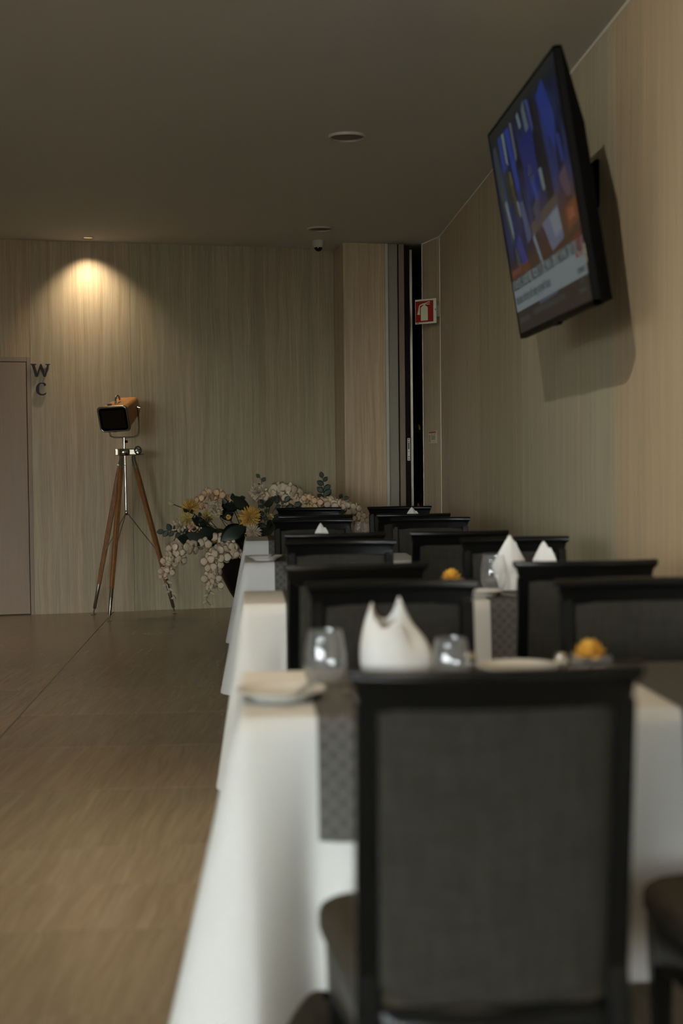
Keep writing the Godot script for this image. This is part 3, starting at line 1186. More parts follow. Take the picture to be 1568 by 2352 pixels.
func knife(len: float) -> SurfaceTool:
	var st := mb()
	var rings := []
	for i in 15:
		var t := i / 14.0
		var hw := 0.006 if t < 0.42 else lerpf(0.0075, 0.0095, sin(PI * clampf((t - 0.42) / 0.58, 0, 1)))
		if t > 0.92:
			hw *= (1.02 - t) / 0.10
		var th := 0.0035 if t < 0.42 else 0.0012
		var z := -len * 0.5 + len * t
		rings.append([Vector3(-hw, 0.004, z), Vector3(-hw * 0.4, 0.004 + th, z), Vector3(hw * 0.4, 0.004 + th, z), Vector3(hw, 0.004, z), Vector3(hw * 0.4, 0.004 - th, z), Vector3(-hw * 0.4, 0.004 - th, z)])
	loft(st, rings, 1)
	return st


func fork(len: float) -> SurfaceTool:
	var st := mb()
	var rings := []
	for i in 11:
		var t := i / 10.0
		var hw := lerpf(0.0065, 0.003, smoothstep(0.0, 0.6, t)) if t < 0.8 else lerpf(0.003, 0.011, (t - 0.8) / 0.2)
		var y := 0.004 + 0.008 * sin(PI * t)
		var z := len * 0.5 - len * 0.78 * t
		rings.append([Vector3(-hw, y, z), Vector3(-hw * 0.4, y + 0.0016, z), Vector3(hw * 0.4, y + 0.0016, z), Vector3(hw, y, z), Vector3(hw * 0.4, y - 0.0016, z), Vector3(-hw * 0.4, y - 0.0016, z)])
	loft(st, rings, 1)
	for k in 4:
		var x := -0.0093 + 0.0062 * k
		tube(st, [Vector3(x, 0.004, -len * 0.275), Vector3(x, 0.001, -len * 0.35), Vector3(x * 0.95, 0.002, -len * 0.43), Vector3(x * 0.9, 0.006, -len * 0.5)], [0.0021, 0.0018, 0.0015, 0.0008], 6)
	return st


func posy(at: Vector3, h: float, label: String) -> void:       # a square glass with an orange flower head
	var t := thing("flower_glass", label, "vase", at, Basis(Vector3.UP, 0.15), "orange table flowers in glass")
	var st := mb()
	var w := 0.040
	var rings := []
	for q in [[0.0, w - 0.001], [0.002, w], [h * 0.62, w], [h * 0.625, w - 0.001], [h * 0.62, w - 0.003], [0.010, w - 0.003]]:
		rings.append([Vector3(-q[1], q[0], q[1]), Vector3(q[1], q[0], q[1]), Vector3(q[1], q[0], -q[1]), Vector3(-q[1], q[0], -q[1])])
	loft(st, rings, FLAT, true, false)
	obj("glass_pot", st, M("thin_glass"), t)
	st = mb()
	tube(st, [Vector3(0, 0.012, 0), Vector3(0.002, h * 0.35, 0.0), Vector3(-0.004, h * 0.6, 0.0)], 0.003, 6)
	obj("stem", st, M("stem"), t)
	st = mb()
	var r := RandomNumberGenerator.new()
	r.seed = int(at.z * 100.0) + 5000
	for k in 34:
		var a := k * 2.39996
		var el := PI / 2 - acos(1.0 - 1.35 * (k + 0.5) / 34.0)
		var d := Vector3(cos(a) * cos(el), sin(el), sin(a) * cos(el))
		leaf(st, Vector3(-0.004, h * 0.62, 0) + d * 0.006, d + Vector3(r.randf() - 0.5, 0.2, r.randf() - 0.5) * 0.3, Vector3.UP + d * 0.2, 0.030 + r.randf() * 0.006, 0.024, -0.25, 0.7, 5)
	tag(obj("flower_head", st, M("orange_petal"), t), "ruffled orange flower head")


func build_tableware() -> void:
	# the nearest table
	var o: Node3D = tag(obj("napkin", napkin_hat(0.200, 0.074), M("napkin"), self, Vector3(0.344, RUN, -3.30)), "large two-peaked white napkin standing on the nearest table behind the front chair", "napkin", "folded white napkins")
	var g: Node3D = tag(obj("drinking_glass", tumbler(0.0505, 0.132), M("thin_glass"), self, Vector3(0.176, RUN, -3.24)), "clear stemless wine glass beside the side plate at the table corner", "glass", "stemless glasses")
	copy(g, "clear stemless wine glass to the wall side of the large two-peaked napkin", Vector3(0.474, RUN, -3.255), Basis().scaled(Vector3(0.95, 0.80, 0.95)))
	var p: Node3D = tag(obj("side_plate", plate(0.100), M("china"), self, Vector3(0.068, RUN, -3.085)), "round white side plate at the aisle corner of the nearest table", "plate", "white side plates")
	copy(p, "round white side plate behind the front chair, between glass and orange flower", Vector3(0.655, RUN, -3.36))
	var k: Node3D = tag(obj("knife", knife(0.19), M("silver"), self, Vector3(0.118, RUN + 0.0195, -3.06), Basis(Vector3.UP, -0.35) * Basis(Vector3.RIGHT, 0.05)), "steel butter knife resting on the corner side plate", "knife", "table knives")
	var f: Node3D = tag(obj("fork", fork(0.19), M("silver"), self, Vector3(0.222, RUN + 0.001, -3.04), Basis(Vector3.UP, 0.05)), "steel fork on the runner beside the corner side plate", "fork", "table forks")
	copy(k, "steel table knife lying beside the fork on the nearest runner", Vector3(0.252, RUN + 0.0005, -3.04), Basis(Vector3.UP, 0.04))
	posy(Vector3(0.836, TOP + 0.001, -3.36), 0.076, "orange flower in a square glass on the nearest table")
	var salt: Node3D = thing("salt_shaker", "small squat glass shaker beside the orange flower on the nearest table", "shaker", Vector3(0.770, TOP + 0.001, -3.40), Basis(), "glass shakers")
	var st := mb()
	lathe(st, [Vector2(0, 0), Vector2(0.017, 0), Vector2(0.019, 0.002), Vector2(0.0175, 0.028), Vector2(0.015, 0.034), Vector2(0, 0.034)], 24)
	obj("body", st, M("glass"), salt)
	st = mb()
	lathe(st, [Vector2(0.0155, 0.034), Vector2(0.0165, 0.036), Vector2(0.0155, 0.043), Vector2(0.009, 0.047), Vector2(0, 0.048)], 24)
	obj("cap", st, M("silver"), salt)
	var pep: Node3D = copy(salt, "small squat glass shaker next to the far side plate on the nearest table", Vector3(0.545, RUN, -3.42))
	pep.set_meta("group", "glass shakers")
	# the second table
	posy(Vector3(0.812, TOP + 0.001, -5.52), 0.096, "orange flower in a square glass on the second table")
	copy(g, "clear stemless wine glass before the pointed napkins of the second table", Vector3(0.972, RUN, -5.48), Basis().scaled(Vector3(1.08, 1.12, 1.08)))
	var n2: Node3D = tag(obj("napkin_peak", napkin_peak(0.224, 0.078, true, 3), M("napkin"), self, Vector3(1.060, RUN, -5.60), Basis(Vector3.UP, 0.25)), "taller pointed white napkin on the second table, beside the clear glass", "napkin", "folded white napkins")
	var n3: Node3D = tag(obj("napkin_peak", napkin_peak(0.200, 0.092, false, 8), M("napkin"), self, Vector3(1.183, RUN, -5.52), Basis(Vector3.UP, -0.2)), "broader pointed white napkin on the second table, nearer the panelled wall", "napkin", "folded white napkins")
	copy(p, "white side plate on the second table behind the orange flower", Vector3(0.760, TOP + 0.001, -5.58), Basis().scaled(Vector3(0.85, 1, 0.85)))
	copy(p, "white side plate on the second table before the clear glass", Vector3(0.905, RUN, -5.335), Basis().scaled(Vector3(0.8, 1, 0.8)))
	copy(k, "steel knife on the edge of the second table runner", Vector3(0.985, RUN + 0.001, -5.31), Basis(Vector3.UP, 0.5))
	copy(p, "white side plate on the second table next to the panelled wall", Vector3(1.345, RUN, -5.50), Basis().scaled(Vector3(0.8, 1, 0.8)))
	# the third table
	copy(n3, "single pointed white napkin on the third table", Vector3(0.402, RUN, -7.72), Basis(Vector3.UP, 0.15).scaled(Vector3(0.95, 0.95, 0.95)))
	copy(p, "white side plate at the aisle corner of the third table", Vector3(0.090, RUN, -7.52), Basis().scaled(Vector3(0.95, 1.1, 0.95)))
	copy(k, "steel knife lying on the third table corner plate", Vector3(0.125, RUN + 0.0215, -7.50), Basis(Vector3.UP, -0.2) * Basis(Vector3.RIGHT, 0.04))
	# the farthest table
	var n5: Node3D = tag(obj("napkin_peak", napkin_peak(0.205, 0.125, false, 21), M("napkin"), self, Vector3(1.150, RUN, -9.78), Basis(Vector3.UP, 0.3)), "low spread white napkin on the farthest table under the doorway", "napkin", "folded white napkins")
	copy(g, "small clear glass on the farthest table under the drooping blossoms", Vector3(0.775, TOP + 0.001, -9.72), Basis().scaled(Vector3(0.7, 0.8, 0.7)))
	copy(g, "small clear glass farther back on the last table, half hidden by chairs", Vector3(0.828, TOP + 0.001, -9.86), Basis().scaled(Vector3(0.7, 0.8, 0.7)))


# ------------------------------------------------------------------ the tripod lamp
func build_lamp() -> void:
	var o := Vector3(-1.035, 0, -11.86)
	var t := thing("tripod_lamp", "vintage studio spotlight lamp in tan leather on a wooden tripod by the rear wall", "lamp", o)
	var feet := [Vector3(-1.344, 0.0, -12.13) - o, Vector3(-1.157, 0.0, -11.595) - o, Vector3(-0.639, 0.0, -12.09) - o]
	var tops := [Vector3(-0.030, 1.335, -0.045), Vector3(-0.018, 1.335, 0.055), Vector3(0.075, 1.335, -0.035)]
	for i in 3:
		var f: Vector3 = feet[i]
		var q: Vector3 = tops[i]
		var d := (f - q)
		var at := func(k: float) -> Vector3: return q + d * k
		var st := mb()
		bar(st, [at.call(0.03), at.call(0.10), at.call(0.45), at.call(0.80)], [0.036, 0.044, 0.044, 0.036], [0.030, 0.036, 0.036, 0.030], Vector3.RIGHT.rotated(Vector3.UP, i * 2.1), 0.35)
		var leg := obj("leg", st, M("tan_wood"), t)
		st = mb()
		tube(st, [at.call(0.795), at.call(0.80), at.call(0.955), at.call(0.96)], [0.014, 0.0165, 0.0145, 0.012], 12)
		obj("ferrule", st, M("dull_metal"), leg)
		st = mb()
		tube(st, [at.call(0.955), at.call(0.985)], 0.007, 10)
		lathe(st, [Vector2(0, 0.0), Vector2(0.022, 0.0), Vector2(0.024, 0.004), Vector2(0.012, 0.011), Vector2(0.008, 0.024), Vector2(0, 0.024)], 20, f)
		obj("foot", st, M("chrome"), leg)
		st = mb()
		bar(st, [q + Vector3(0, 0.035, 0), at.call(0.0), at.call(0.05)], [0.026, 0.030, 0.040], [0.024, 0.026, 0.034], Vector3.RIGHT.rotated(Vector3.UP, i * 2.1), 0.3)
		tube(st, [at.call(0.035) - Vector3(0.026, 0, 0), at.call(0.035) + Vector3(0.026, 0, 0)], 0.006, 8)
		obj("hinge", st, M("dull_metal"), leg)
	# collar, crank and central rod
	var st := mb()
	lathe(st, [Vector2(0, 1.368), Vector2(0.050, 1.368), Vector2(0.054, 1.371), Vector2(0.054, 1.424), Vector2(0.050, 1.428), Vector2(0, 1.428)], 32)
	obj("collar", st, M("chrome"), t)
	st = mb()
	box(st, Vector3(0.085, 1.400, 0.0), Vector3(0.090, 0.050, 0.045), 0.006)
	box(st, Vector3(-0.062, 1.398, -0.01), Vector3(0.030, 0.056, 0.04), 0.006)
	obj("tripod_head", st, M("dull_metal"), t)
	st = mb()
	var ring := []
	for k in 25:
		var a := TAU * k / 24.0
		ring.append(Vector3(0.118 + cos(a) * 0.026, 1.412 + sin(a) * 0.032, 0.030))
	tube(st, ring, 0.006, 8)
	for k in 4:
		var a := TAU * k / 4.0 + 0.4
		tube(st, [Vector3(0.118, 1.412, 0.030), Vector3(0.118 + cos(a) * 0.026, 1.412 + sin(a) * 0.032, 0.030)], 0.004, 6)
	tube(st, [Vector3(0.118, 1.412, 0.0), Vector3(0.118, 1.412, 0.036)], 0.009, 10)
	obj("crank_wheel", st, M("black_metal"), t)
	st = mb()
	tube(st, [Vector3(0.095, 1.375, 0.02), Vector3(0.165, 1.380, 0.03)], [0.005, 0.003], 8)
	obj("pan_lever", st, M("black_metal"), t)
	st = mb()
	tube(st, [Vector3(0.006, 1.37, 0.01), Vector3(0.012, 0.885, 0.015)], 0.0105, 14)
	lathe(st, [Vector2(0, 0.868), Vector2(0.010, 0.868), Vector2(0.013, 0.874), Vector2(0.013, 0.905), Vector2(0.010, 0.91), Vector2(0, 0.91)], 16, Vector3(0.012, 0, 0.015))
	obj("centre_rod", st, M("chrome"), t)
	for i in 3:
		var e: Vector3 = tops[i] + (feet[i] - tops[i]) * [0.595, 0.575, 0.60][i]
		st = mb()
		tube(st, [Vector3(0.012, 0.895, 0.015) + (e - Vector3(0.012, 0.895, 0.015)).normalized() * 0.015, e], 0.0038, 8)
		box(st, e, Vector3(0.020, 0.014, 0.020), 0.003)
		obj("brace", st, M("dull_metal"), t)
	# stem and yoke
	st = mb()
	tube(st, [Vector3(0.004, 1.425, 0.005), Vector3(0.004, 1.465, 0.005)], 0.0105, 14)
	tube(st, [Vector3(0.004, 1.463, 0.005), Vector3(0.002, 1.520, 0.005)], 0.0135, 14)
	obj("stem", st, M("chrome"), t)
	st = mb()
	tube(st, [Vector3(0.010, 1.487, 0.010), Vector3(0.030, 1.487, 0.016)], [0.008, 0.012], 10)
	obj("clamp_knob", st, M("black_metal"), t)
	# lamp head, tilted down and turned towards the aisle
	var front := Vector3(-1.093, 1.668, -11.585) - o
	var rear := Vector3(-0.990, 1.795, -11.965) - o
	var fd := (front - rear).normalized()
	var rx := Vector3.UP.cross(fd).normalized()
	rx = (rx + Vector3(0, 0.045, 0)).normalized()
	var uy := fd.cross(rx).normalized()
	rx = uy.cross(fd).normalized()
	var hb := Basis(rx, uy, fd)
	var mid := (front + rear) / 2.0
	var L := front.distance_to(rear)
	var rr := func(hx: float, hy: float, c: float, z: float, dy := 0.0) -> Array:
		var r := []
		for q in [[1, 1], [-1, 1], [-1, -1], [1, -1]]:
			for k in 6:
				var a: float = PI / 2 * (k / 5.0) + [0.0, PI / 2, PI, PI * 1.5][[[1, 1], [-1, 1], [-1, -1], [1, -1]].find(q)]
				r.append(Vector3(q[0] * (hx - c) + cos(a) * c, q[1] * (hy - c) + sin(a) * c + dy, z))
		return r
	st = mb()
	var z0 := -L / 2
	loft(st, [rr.call(0.060, 0.045, 0.02, z0 - 0.004, 0.0), rr.call(0.082, 0.068, 0.03, z0, 0.0), rr.call(0.092, 0.078, 0.035, z0 + 0.02, 0.0), rr.call(0.122, 0.099, 0.030, L / 2 - 0.06, 0.0), rr.call(0.124, 0.101, 0.030, L / 2 - 0.012, 0.0)], 1)
	var head := obj("lamp_head", st, M("tan_leather"), t, mid, hb)
	st = mb()
	var z1 := L / 2
	loft(st, [rr.call(0.1265, 0.1035, 0.031, z1 - 0.024), rr.call(0.131, 0.108, 0.033, z1 - 0.020), rr.call(0.134, 0.111, 0.034, z1 - 0.006), rr.call(0.130, 0.107, 0.033, z1 + 0.004), rr.call(0.124, 0.101, 0.030, z1 + 0.006), rr.call(0.118, 0.096, 0.027, z1 + 0.002)], 1, false)
	obj("front_rim", st, M("dull_metal"), head)
	st = mb()
	loft(st, [rr.call(0.119, 0.097, 0.027, z1 - 0.010), rr.call(0.119, 0.097, 0.027, z1 + 0.001), rr.call(0.100, 0.075, 0.006, z1 + 0.0015)], FLAT, false)
	obj("face_frame", st, M("tv_back"), head)
	st = mb()
	box(st, Vector3(0, 0, z1 - 0.006), Vector3(0.200, 0.150, 0.010), 0.002)
	tag(obj("lens", st, M("lens_black"), head), "black glass front")
	st = mb()
	var hp := []
	for k in 13:
		var a := PI * k / 12.0
		hp.append(Vector3(-0.012, 0.097 + 0.052 * pow(sin(a), 0.8) + (0.002 if k in [0, 12] else 0.0), 0.02 + 0.052 * cos(a)))
	tube(st, hp, 0.0085, 8)
	obj("handle", st, M("dull_metal"), head)
	st = mb()
	box(st, Vector3(-0.035, 0.104, z1 - 0.055), Vector3(0.034, 0.018, 0.030), 0.004)
	tube(st, [Vector3(-0.058, 0.116, z1 - 0.055), Vector3(-0.012, 0.116, z1 - 0.055)], 0.006, 8)
	tube(st, [Vector3(-0.035, 0.108, z1 - 0.062), Vector3(-0.035, 0.126, z1 - 0.068)], 0.005, 8)
	box(st, Vector3(-0.008, 0.102, 0.085), Vector3(0.018, 0.010, 0.018), 0.003)
	obj("latch", st, M("chrome"), head)
	st = mb()
	box(st, Vector3(-0.02, -0.114, z1 - 0.03), Vector3(0.045, 0.010, 0.020), 0.003)
	obj("lower_latch", st, M("dull_metal"), head)
	# yoke arms reach up to knobs on the sides of the head
	var pr := mid + hb * Vector3(0.118, 0.012, -0.075)
	var pl := mid + hb * Vector3(-0.118, 0.012, -0.075)
	var by := 1.522
	st = mb()
	var path := [pl, Vector3(pl.x + 0.01, 1.62, pl.z * 0.6)]
	path.append_array([Vector3(-0.116, 1.560, 0.03), Vector3(-0.106, 1.534, 0.02), Vector3(-0.080, by, 0.01), Vector3(0.0, by, 0.005), Vector3(0.085, by + 0.003, 0.0), Vector3(0.112, by + 0.014, 0.0), Vector3(0.126, by + 0.038, 0.0), Vector3(0.128, by + 0.09, -0.01), pr])
	tube(st, path, 0.0075, 10)
	obj("yoke", st, M("dull_metal"), t)
	st = mb()
	for s in [1.0, -1.0]:
		var a := mid + hb * Vector3(s * 0.102, 0.012, -0.075)
		tube(st, [a, a + rx * s * 0.030], [0.010, 0.008], 10)
		tube(st, [a + rx * s * 0.024, a + rx * s * 0.040], [0.018, 0.014], 12)
	obj("tilt_knob", st, M("chrome"), t)


# ------------------------------------------------------------------ the television
func screen_picture() -> ImageTexture:
	var w := 480
	var h := 320
	var img := Image.create(w, h, false, Image.FORMAT_RGB8)
	var nn := noise(9, 0.010, 3)
	for x in w:
		for y in h:
			var u := float(x) / w
			var v := float(y) / h
			var c := Color(0.010, 0.014, 0.030).lerp(Color(0.035, 0.060, 0.22), clampf(0.45 + nn.get_noise_2d(x * 2.2, y * 0.6) * 1.1, 0, 1) * smoothstep(0.02, 0.22, v) * smoothstep(0.78, 0.45, v))
			c = c.lerp(Color(0.11, 0.055, 0.028), smoothstep(0.40, 0.62, v) * smoothstep(0.20, 0.75, u) * 0.9)
			c = c.lerp(Color(0.09, 0.05, 0.03), smoothstep(0.62, 0.72, v))
			c = c.lerp(Color(0.03, 0.035, 0.035), smoothstep(0.10, 0.0, v))
			img.set_pixel(x, y, c)
	var blue := Color(0.035, 0.070, 0.36)
	var pale := Color(0.22, 0.30, 0.32)
	var shapes := [
		[[0.10, 0.05, 0.20, 0.05, 0.20, 0.40, 0.14, 0.40], Color(0.035, 0.045, 0.040)],
		[[0.13, 0.06, 0.18, 0.06, 0.19, 0.22, 0.14, 0.24], blue], [[0.19, 0.06, 0.23, 0.06, 0.23, 0.22, 0.20, 0.20], pale], [[0.24, 0.06, 0.31, 0.06, 0.34, 0.36, 0.29, 0.36], blue],
		[[0.33, 0.05, 0.36, 0.06, 0.37, 0.22, 0.34, 0.24], Color(0.16, 0.18, 0.22)],
		[[0.03, 0.08, 0.08, 0.07, 0.13, 0.55, 0.10, 0.58, 0.03, 0.30], Color(0.055, 0.075, 0.075)], [[0.08, 0.36, 0.12, 0.36, 0.15, 0.52, 0.13, 0.56], pale],
		[[0.20, 0.28, 0.24, 0.26, 0.28, 0.45, 0.25, 0.52], Color(0.075, 0.070, 0.035)], [[0.22, 0.25, 0.24, 0.25, 0.25, 0.31, 0.23, 0.32], Color(0.20, 0.17, 0.04)],
		[[0.26, 0.40, 0.29, 0.41, 0.30, 0.48, 0.28, 0.48], pale],
		[[0.30, 0.42, 0.35, 0.42, 0.40, 0.60, 0.33, 0.62], Color(0.10, 0.13, 0.25)], [[0.16, 0.58, 0.22, 0.54, 0.30, 0.70, 0.22, 0.72], Color(0.05, 0.06, 0.28)],
		[[0.12, 0.60, 0.16, 0.60, 0.20, 0.74, 0.15, 0.74], Color(0.07, 0.085, 0.10)],
		[[0.52, 0.06, 0.56, 0.03, 0.59, 0.20, 0.54, 0.22], Color(0.15, 0.19, 0.24)], [[0.58, 0.04, 0.62, 0.05, 0.64, 0.18, 0.62, 0.20], Color(0.07, 0.10, 0.30)],
		[[0.44, 0.06, 0.47, 0.05, 0.49, 0.12, 0.46, 0.13], pale],
		[[0.72, 0.08, 0.82, 0.04, 0.90, 0.22, 0.86, 0.36, 0.78, 0.24], Color(0.03, 0.06, 0.31)], [[0.88, 0.30, 0.92, 0.30, 0.93, 0.42, 0.90, 0.42], Color(0.04, 0.06, 0.28)],
		[[0.42, 0.18, 0.60, 0.16, 0.62, 0.44, 0.46, 0.46], Color(0.022, 0.038, 0.20)],
		[[0.50, 0.38, 0.55, 0.37, 0.57, 0.48, 0.54, 0.50], Color(0.03, 0.07, 0.36)], [[0.62, 0.36, 0.66, 0.36, 0.67, 0.46, 0.64, 0.46], pale],
		[[0.66, 0.10, 0.72, 0.10, 0.76, 0.52, 0.68, 0.54], Color(0.020, 0.020, 0.030)],
		[[0.40, 0.55, 0.78, 0.51, 0.80, 0.56, 0.42, 0.61], Color(0.12, 0.095, 0.085)],
		[[0.41, 0.61, 0.44, 0.60, 0.50, 0.745, 0.475, 0.75], Color(0.25, 0.31, 0.36)], [[0.56, 0.585, 0.78, 0.555, 0.80, 0.70, 0.64, 0.725], Color(0.17, 0.20, 0.30)], [[0.66, 0.58, 0.77, 0.565, 0.79, 0.66, 0.70, 0.68], Color(0.26, 0.31, 0.36)],
		[[0.47, 0.49, 0.56, 0.46, 0.57, 0.56, 0.49, 0.57], Color(0.08, 0.08, 0.13)], [[0.84, 0.46, 0.93, 0.43, 0.96, 0.56, 0.90, 0.56], Color(0.13, 0.09, 0.12)],
		[[0.85, 0.595, 0.985, 0.575, 0.99, 0.665, 0.86, 0.69], Color(0.22, 0.075, 0.035)],
		[[0.01, 0.690, 0.30, 0.690, 0.30, 0.738, 0.01, 0.738], Color(0.16, 0.055, 0.035)],
		[[0.0, 0.738, 1.0, 0.738, 1.0, 0.895, 0.0, 0.895], Color(0.285, 0.345, 0.355)],
		[[0.0, 0.895, 1.0, 0.895, 1.0, 1.0, 0.0, 1.0], Color(0.050, 0.040, 0.034)], [[0.36, 0.895, 0.62, 0.895, 0.62, 0.905, 0.36, 0.912], Color(0.10, 0.12, 0.17)],
	]
	for s in shapes:
		var poly := PackedVector2Array()
		for i in range(0, s[0].size(), 2):
			poly.append(Vector2(s[0][i] * w, s[0][i + 1] * h))
		var lo := poly[0]
		var hi := poly[0]
		for p in poly:
			lo = lo.min(p)
			hi = hi.max(p)
		for x in range(maxi(0, int(lo.x)), mini(w - 1, int(hi.x) + 1) + 1):
			for y in range(maxi(0, int(lo.y)), mini(h - 1, int(hi.y) + 1) + 1):
				if Geometry2D.is_point_in_polygon(Vector2(x + 0.5, y + 0.5), poly):
					img.set_pixel(x, y, s[1])
	var soft := Image.create(w, h, false, Image.FORMAT_RGB8)     # linear values, written as display values
	for x in w:
		for y in h:
			soft.set_pixel(x, y, img.get_pixel(x, y).linear_to_srgb())
	return tex(soft)


func lettering(parent: Node, called: String, text: String, size: float, at: Vector3, squeeze: float, material: Material, bold := false, family := "Droid Sans") -> void:
	var tm := TextMesh.new()
	var f := SystemFont.new()
	f.font_names = PackedStringArray([family])
	f.font_weight = 700 if bold else 400
	tm.font = f
	tm.font_size = 48
	tm.pixel_size = size / (48.0 * 0.714)
	tm.depth = 0.0006
	tm.text = text
	tm.horizontal_alignment = HORIZONTAL_ALIGNMENT_LEFT
	tm.vertical_alignment = VERTICAL_ALIGNMENT_BOTTOM
	obj(called, tm, material, parent, at, Basis().scaled(Vector3(squeeze, 1, 1)))


func glow(called: String, c: Color, k: float) -> StandardMaterial3D:
	var m := mat(called, Color(0.01, 0.01, 0.01), 0.3)
	m.emission_enabled = true
	m.emission = c
	m.emission_energy_multiplier = k
	return m


func build_tv() -> void:
	var yv := Vector3(1.142 - 1.292, 2.812 - 1.863, 0.0).normalized()
	var b := Basis(Vector3(0, 0, 1), yv, Vector3(0, 0, 1).cross(yv))
	var W := 1.392
	var H := 0.962
	var t := thing("television", "large flat television on an arm above the tables, showing a news broadcast", "television", Vector3(1.217, 2.3375, -5.80), b)
	var st := mb()
	# housing with a slim bezel
	for e in [[Vector3(0, H / 2 - 0.006, -0.010), Vector3(W, 0.012, 0.030)], [Vector3(0, -H / 2 + 0.012, -0.010), Vector3(W, 0.024, 0.030)], [Vector3(-W / 2 + 0.006, 0, -0.010), Vector3(0.012, H, 0.030)], [Vector3(W / 2 - 0.006, 0, -0.010), Vector3(0.012, H, 0.030)]]:
		box(st, e[0], e[1], 0.002)
	obj("bezel", st, M("bezel"), t)
	st = mb()
	var rings := []
	for q in [[-0.022, 0.0, 0.0], [-0.030, 0.004, 0.0], [-0.050, 0.03, 0.06], [-0.085, 0.06, 0.22], [-0.092, 0.09, 0.26]]:
		var x: float = W / 2 - q[1]
		rings.append([Vector3(-x, -H / 2 + q[1] * 0.3, q[0]), Vector3(x, -H / 2 + q[1] * 0.3, q[0]), Vector3(x, H / 2 - q[1] - q[2], q[0]), Vector3(-x, H / 2 - q[1] - q[2], q[0])])
	loft(st, rings, FLAT)
	obj("back_shell", st, M("tv_back"), t)
	var sw := W - 0.024
	var sh := H - 0.036
	var sc := Vector3(0, 0.006, 0.0)
	var m := mat("screen", Color(0.01, 0.01, 0.012), 0.30)
	m.metallic_specular = 0.22
	m.emission_enabled = true
	m.emission = Color.BLACK
	m.emission_texture = screen_picture()
	m.emission_energy_multiplier = 0.34
	st = mb()
	var hx := sw / 2
	var hy := sh / 2
	quv(st, [sc + Vector3(-hx, -hy, 0.002), sc + Vector3(hx, -hy, 0.002), sc + Vector3(hx, hy, 0.002), sc + Vector3(-hx, hy, 0.002)], [Vector2(0, 1), Vector2(1, 1), Vector2(1, 0), Vector2(0, 0)])
	for s in [[Vector3(-hx, -hy, 0), Vector3(hx, -hy, 0)], [Vector3(hx, -hy, 0), Vector3(hx, hy, 0)], [Vector3(hx, hy, 0), Vector3(-hx, hy, 0)], [Vector3(-hx, hy, 0), Vector3(-hx, -hy, 0)]]:
		quv(st, [sc + s[0] + Vector3(0, 0, -0.006), sc + s[1] + Vector3(0, 0, -0.006), sc + s[1] + Vector3(0, 0, 0.002), sc + s[0] + Vector3(0, 0, 0.002)], [Vector2(0.5, 0.02), Vector2(0.5, 0.02), Vector2(0.5, 0.02), Vector2(0.5, 0.02)])
	var scr := obj("screen", st, m, t)
	var P := func(u: float, v: float) -> Vector3: return sc + Vector3(-hx + u * sw, hy - v * sh, 0.0026)
	var ink := glow("screen_ink", Color(0.25, 0.32, 0.33), 0.10)
	var soft := glow("screen_grey_text", Color(0.40, 0.42, 0.38), 0.16)
	var red := glow("screen_red", Color(0.62, 0.16, 0.11), 0.22)
	lettering(scr, "headline", "RUSSIA INVITES ALL PALESTINIAN FACTIONS TO MOSCOW FOR TALKS", 0.054, P.call(0.012, 0.812), 0.530, ink, true)
	lettering(scr, "subtitle", "Palestinian Authority still seeking unity with Hamas", 0.038, P.call(0.014, 0.874), 0.600, ink)
	lettering(scr, "topic_label", "DEVELOPING STORY", 0.026, P.call(0.022, 0.728), 0.62, glow("screen_label", Color(0.55, 0.33, 0.27), 0.22), true)
	lettering(scr, "live_tag", "LIVE", 0.036, P.call(0.885, 0.662), 0.9, glow("screen_live", Color(0.80, 0.45, 0.30), 0.26), true)
	lettering(scr, "channel_mark", "CNN", 0.085, P.call(0.889, 0.846), 0.60, red, true)
	lettering(scr, "clock_line", "7:07 PM CET", 0.022, P.call(0.885, 0.887), 0.72, ink, true)
	lettering(scr, "ticker", "CNN NEWSROOM", 0.026, P.call(0.025, 0.965), 0.74, soft)
	lettering(scr, "ticker", "RUSSIA INVITES PALESTINIAN FACTIONS TO TALKS", 0.026, P.call(0.255, 0.955), 0.74, soft)
	lettering(scr, "ticker", "CNN", 0.026, P.call(0.895, 0.930), 0.9, soft)
	lettering(scr, "ticker", "Newsroom", 0.024, P.call(0.870, 0.965), 0.7, soft)
	lettering(scr, "studio_mark", "THE", 0.018, P.call(0.50, 0.330), 0.9, soft)
	lettering(scr, "studio_mark", "NEWS", 0.024, P.call(0.485, 0.360), 0.8, soft)
	lettering(scr, "studio_mark", "ROOM", 0.024, P.call(0.490, 0.392), 0.8, soft)
	st = mb()
	box(st, Vector3(W / 2 - 0.006, -0.285, 0.0055), Vector3(0.018, 0.075, 0.003), 0.001)
	tag(obj("sticker", st, M("grey_panel"), t), "small grey sticker on the bezel")
	st = mb()
	box(st, Vector3(0.05, -H / 2 - 0.004, -0.006), Vector3(0.075, 0.012, 0.022), 0.003)
	obj("sensor", st, M("bezel"), t)
	# the mount, in the television's own axes
	var inv := t.transform.affine_inverse()
	var wallp: Vector3 = inv * Vector3(right_x(-6.4) - 0.006, 2.56, -6.43)
	st = mb()
	box(st, Vector3(-0.20, 0.06, -0.097), Vector3(0.42, 0.30, 0.012), 0.003)
	tube(st, [Vector3(-0.30, 0.08, -0.10), (Vector3(-0.30, 0.08, -0.10) + wallp) / 2 + Vector3(0.05, 0.0, 0.0), wallp], 0.016, 10)
	obj("mount_arm", st, M("black_metal"), t)
	st = mb()
	box(st, inv * Vector3(right_x(-6.43) - 0.010, 2.56, -6.43), Vector3(0.15, 0.22, 0.018), 0.003, inv.basis * Basis(Vector3.UP, PI / 2))
	obj("wall_plate", st, M("tv_back"), t)
	var l := AreaLight3D.new()
	l.name = "screen_light"
	l.area_size = Vector2(sw, sh)
	l.light_color = Color(0.45, 0.55, 1.0)
	l.light_energy = 0.02
	l.shadow_enabled = true
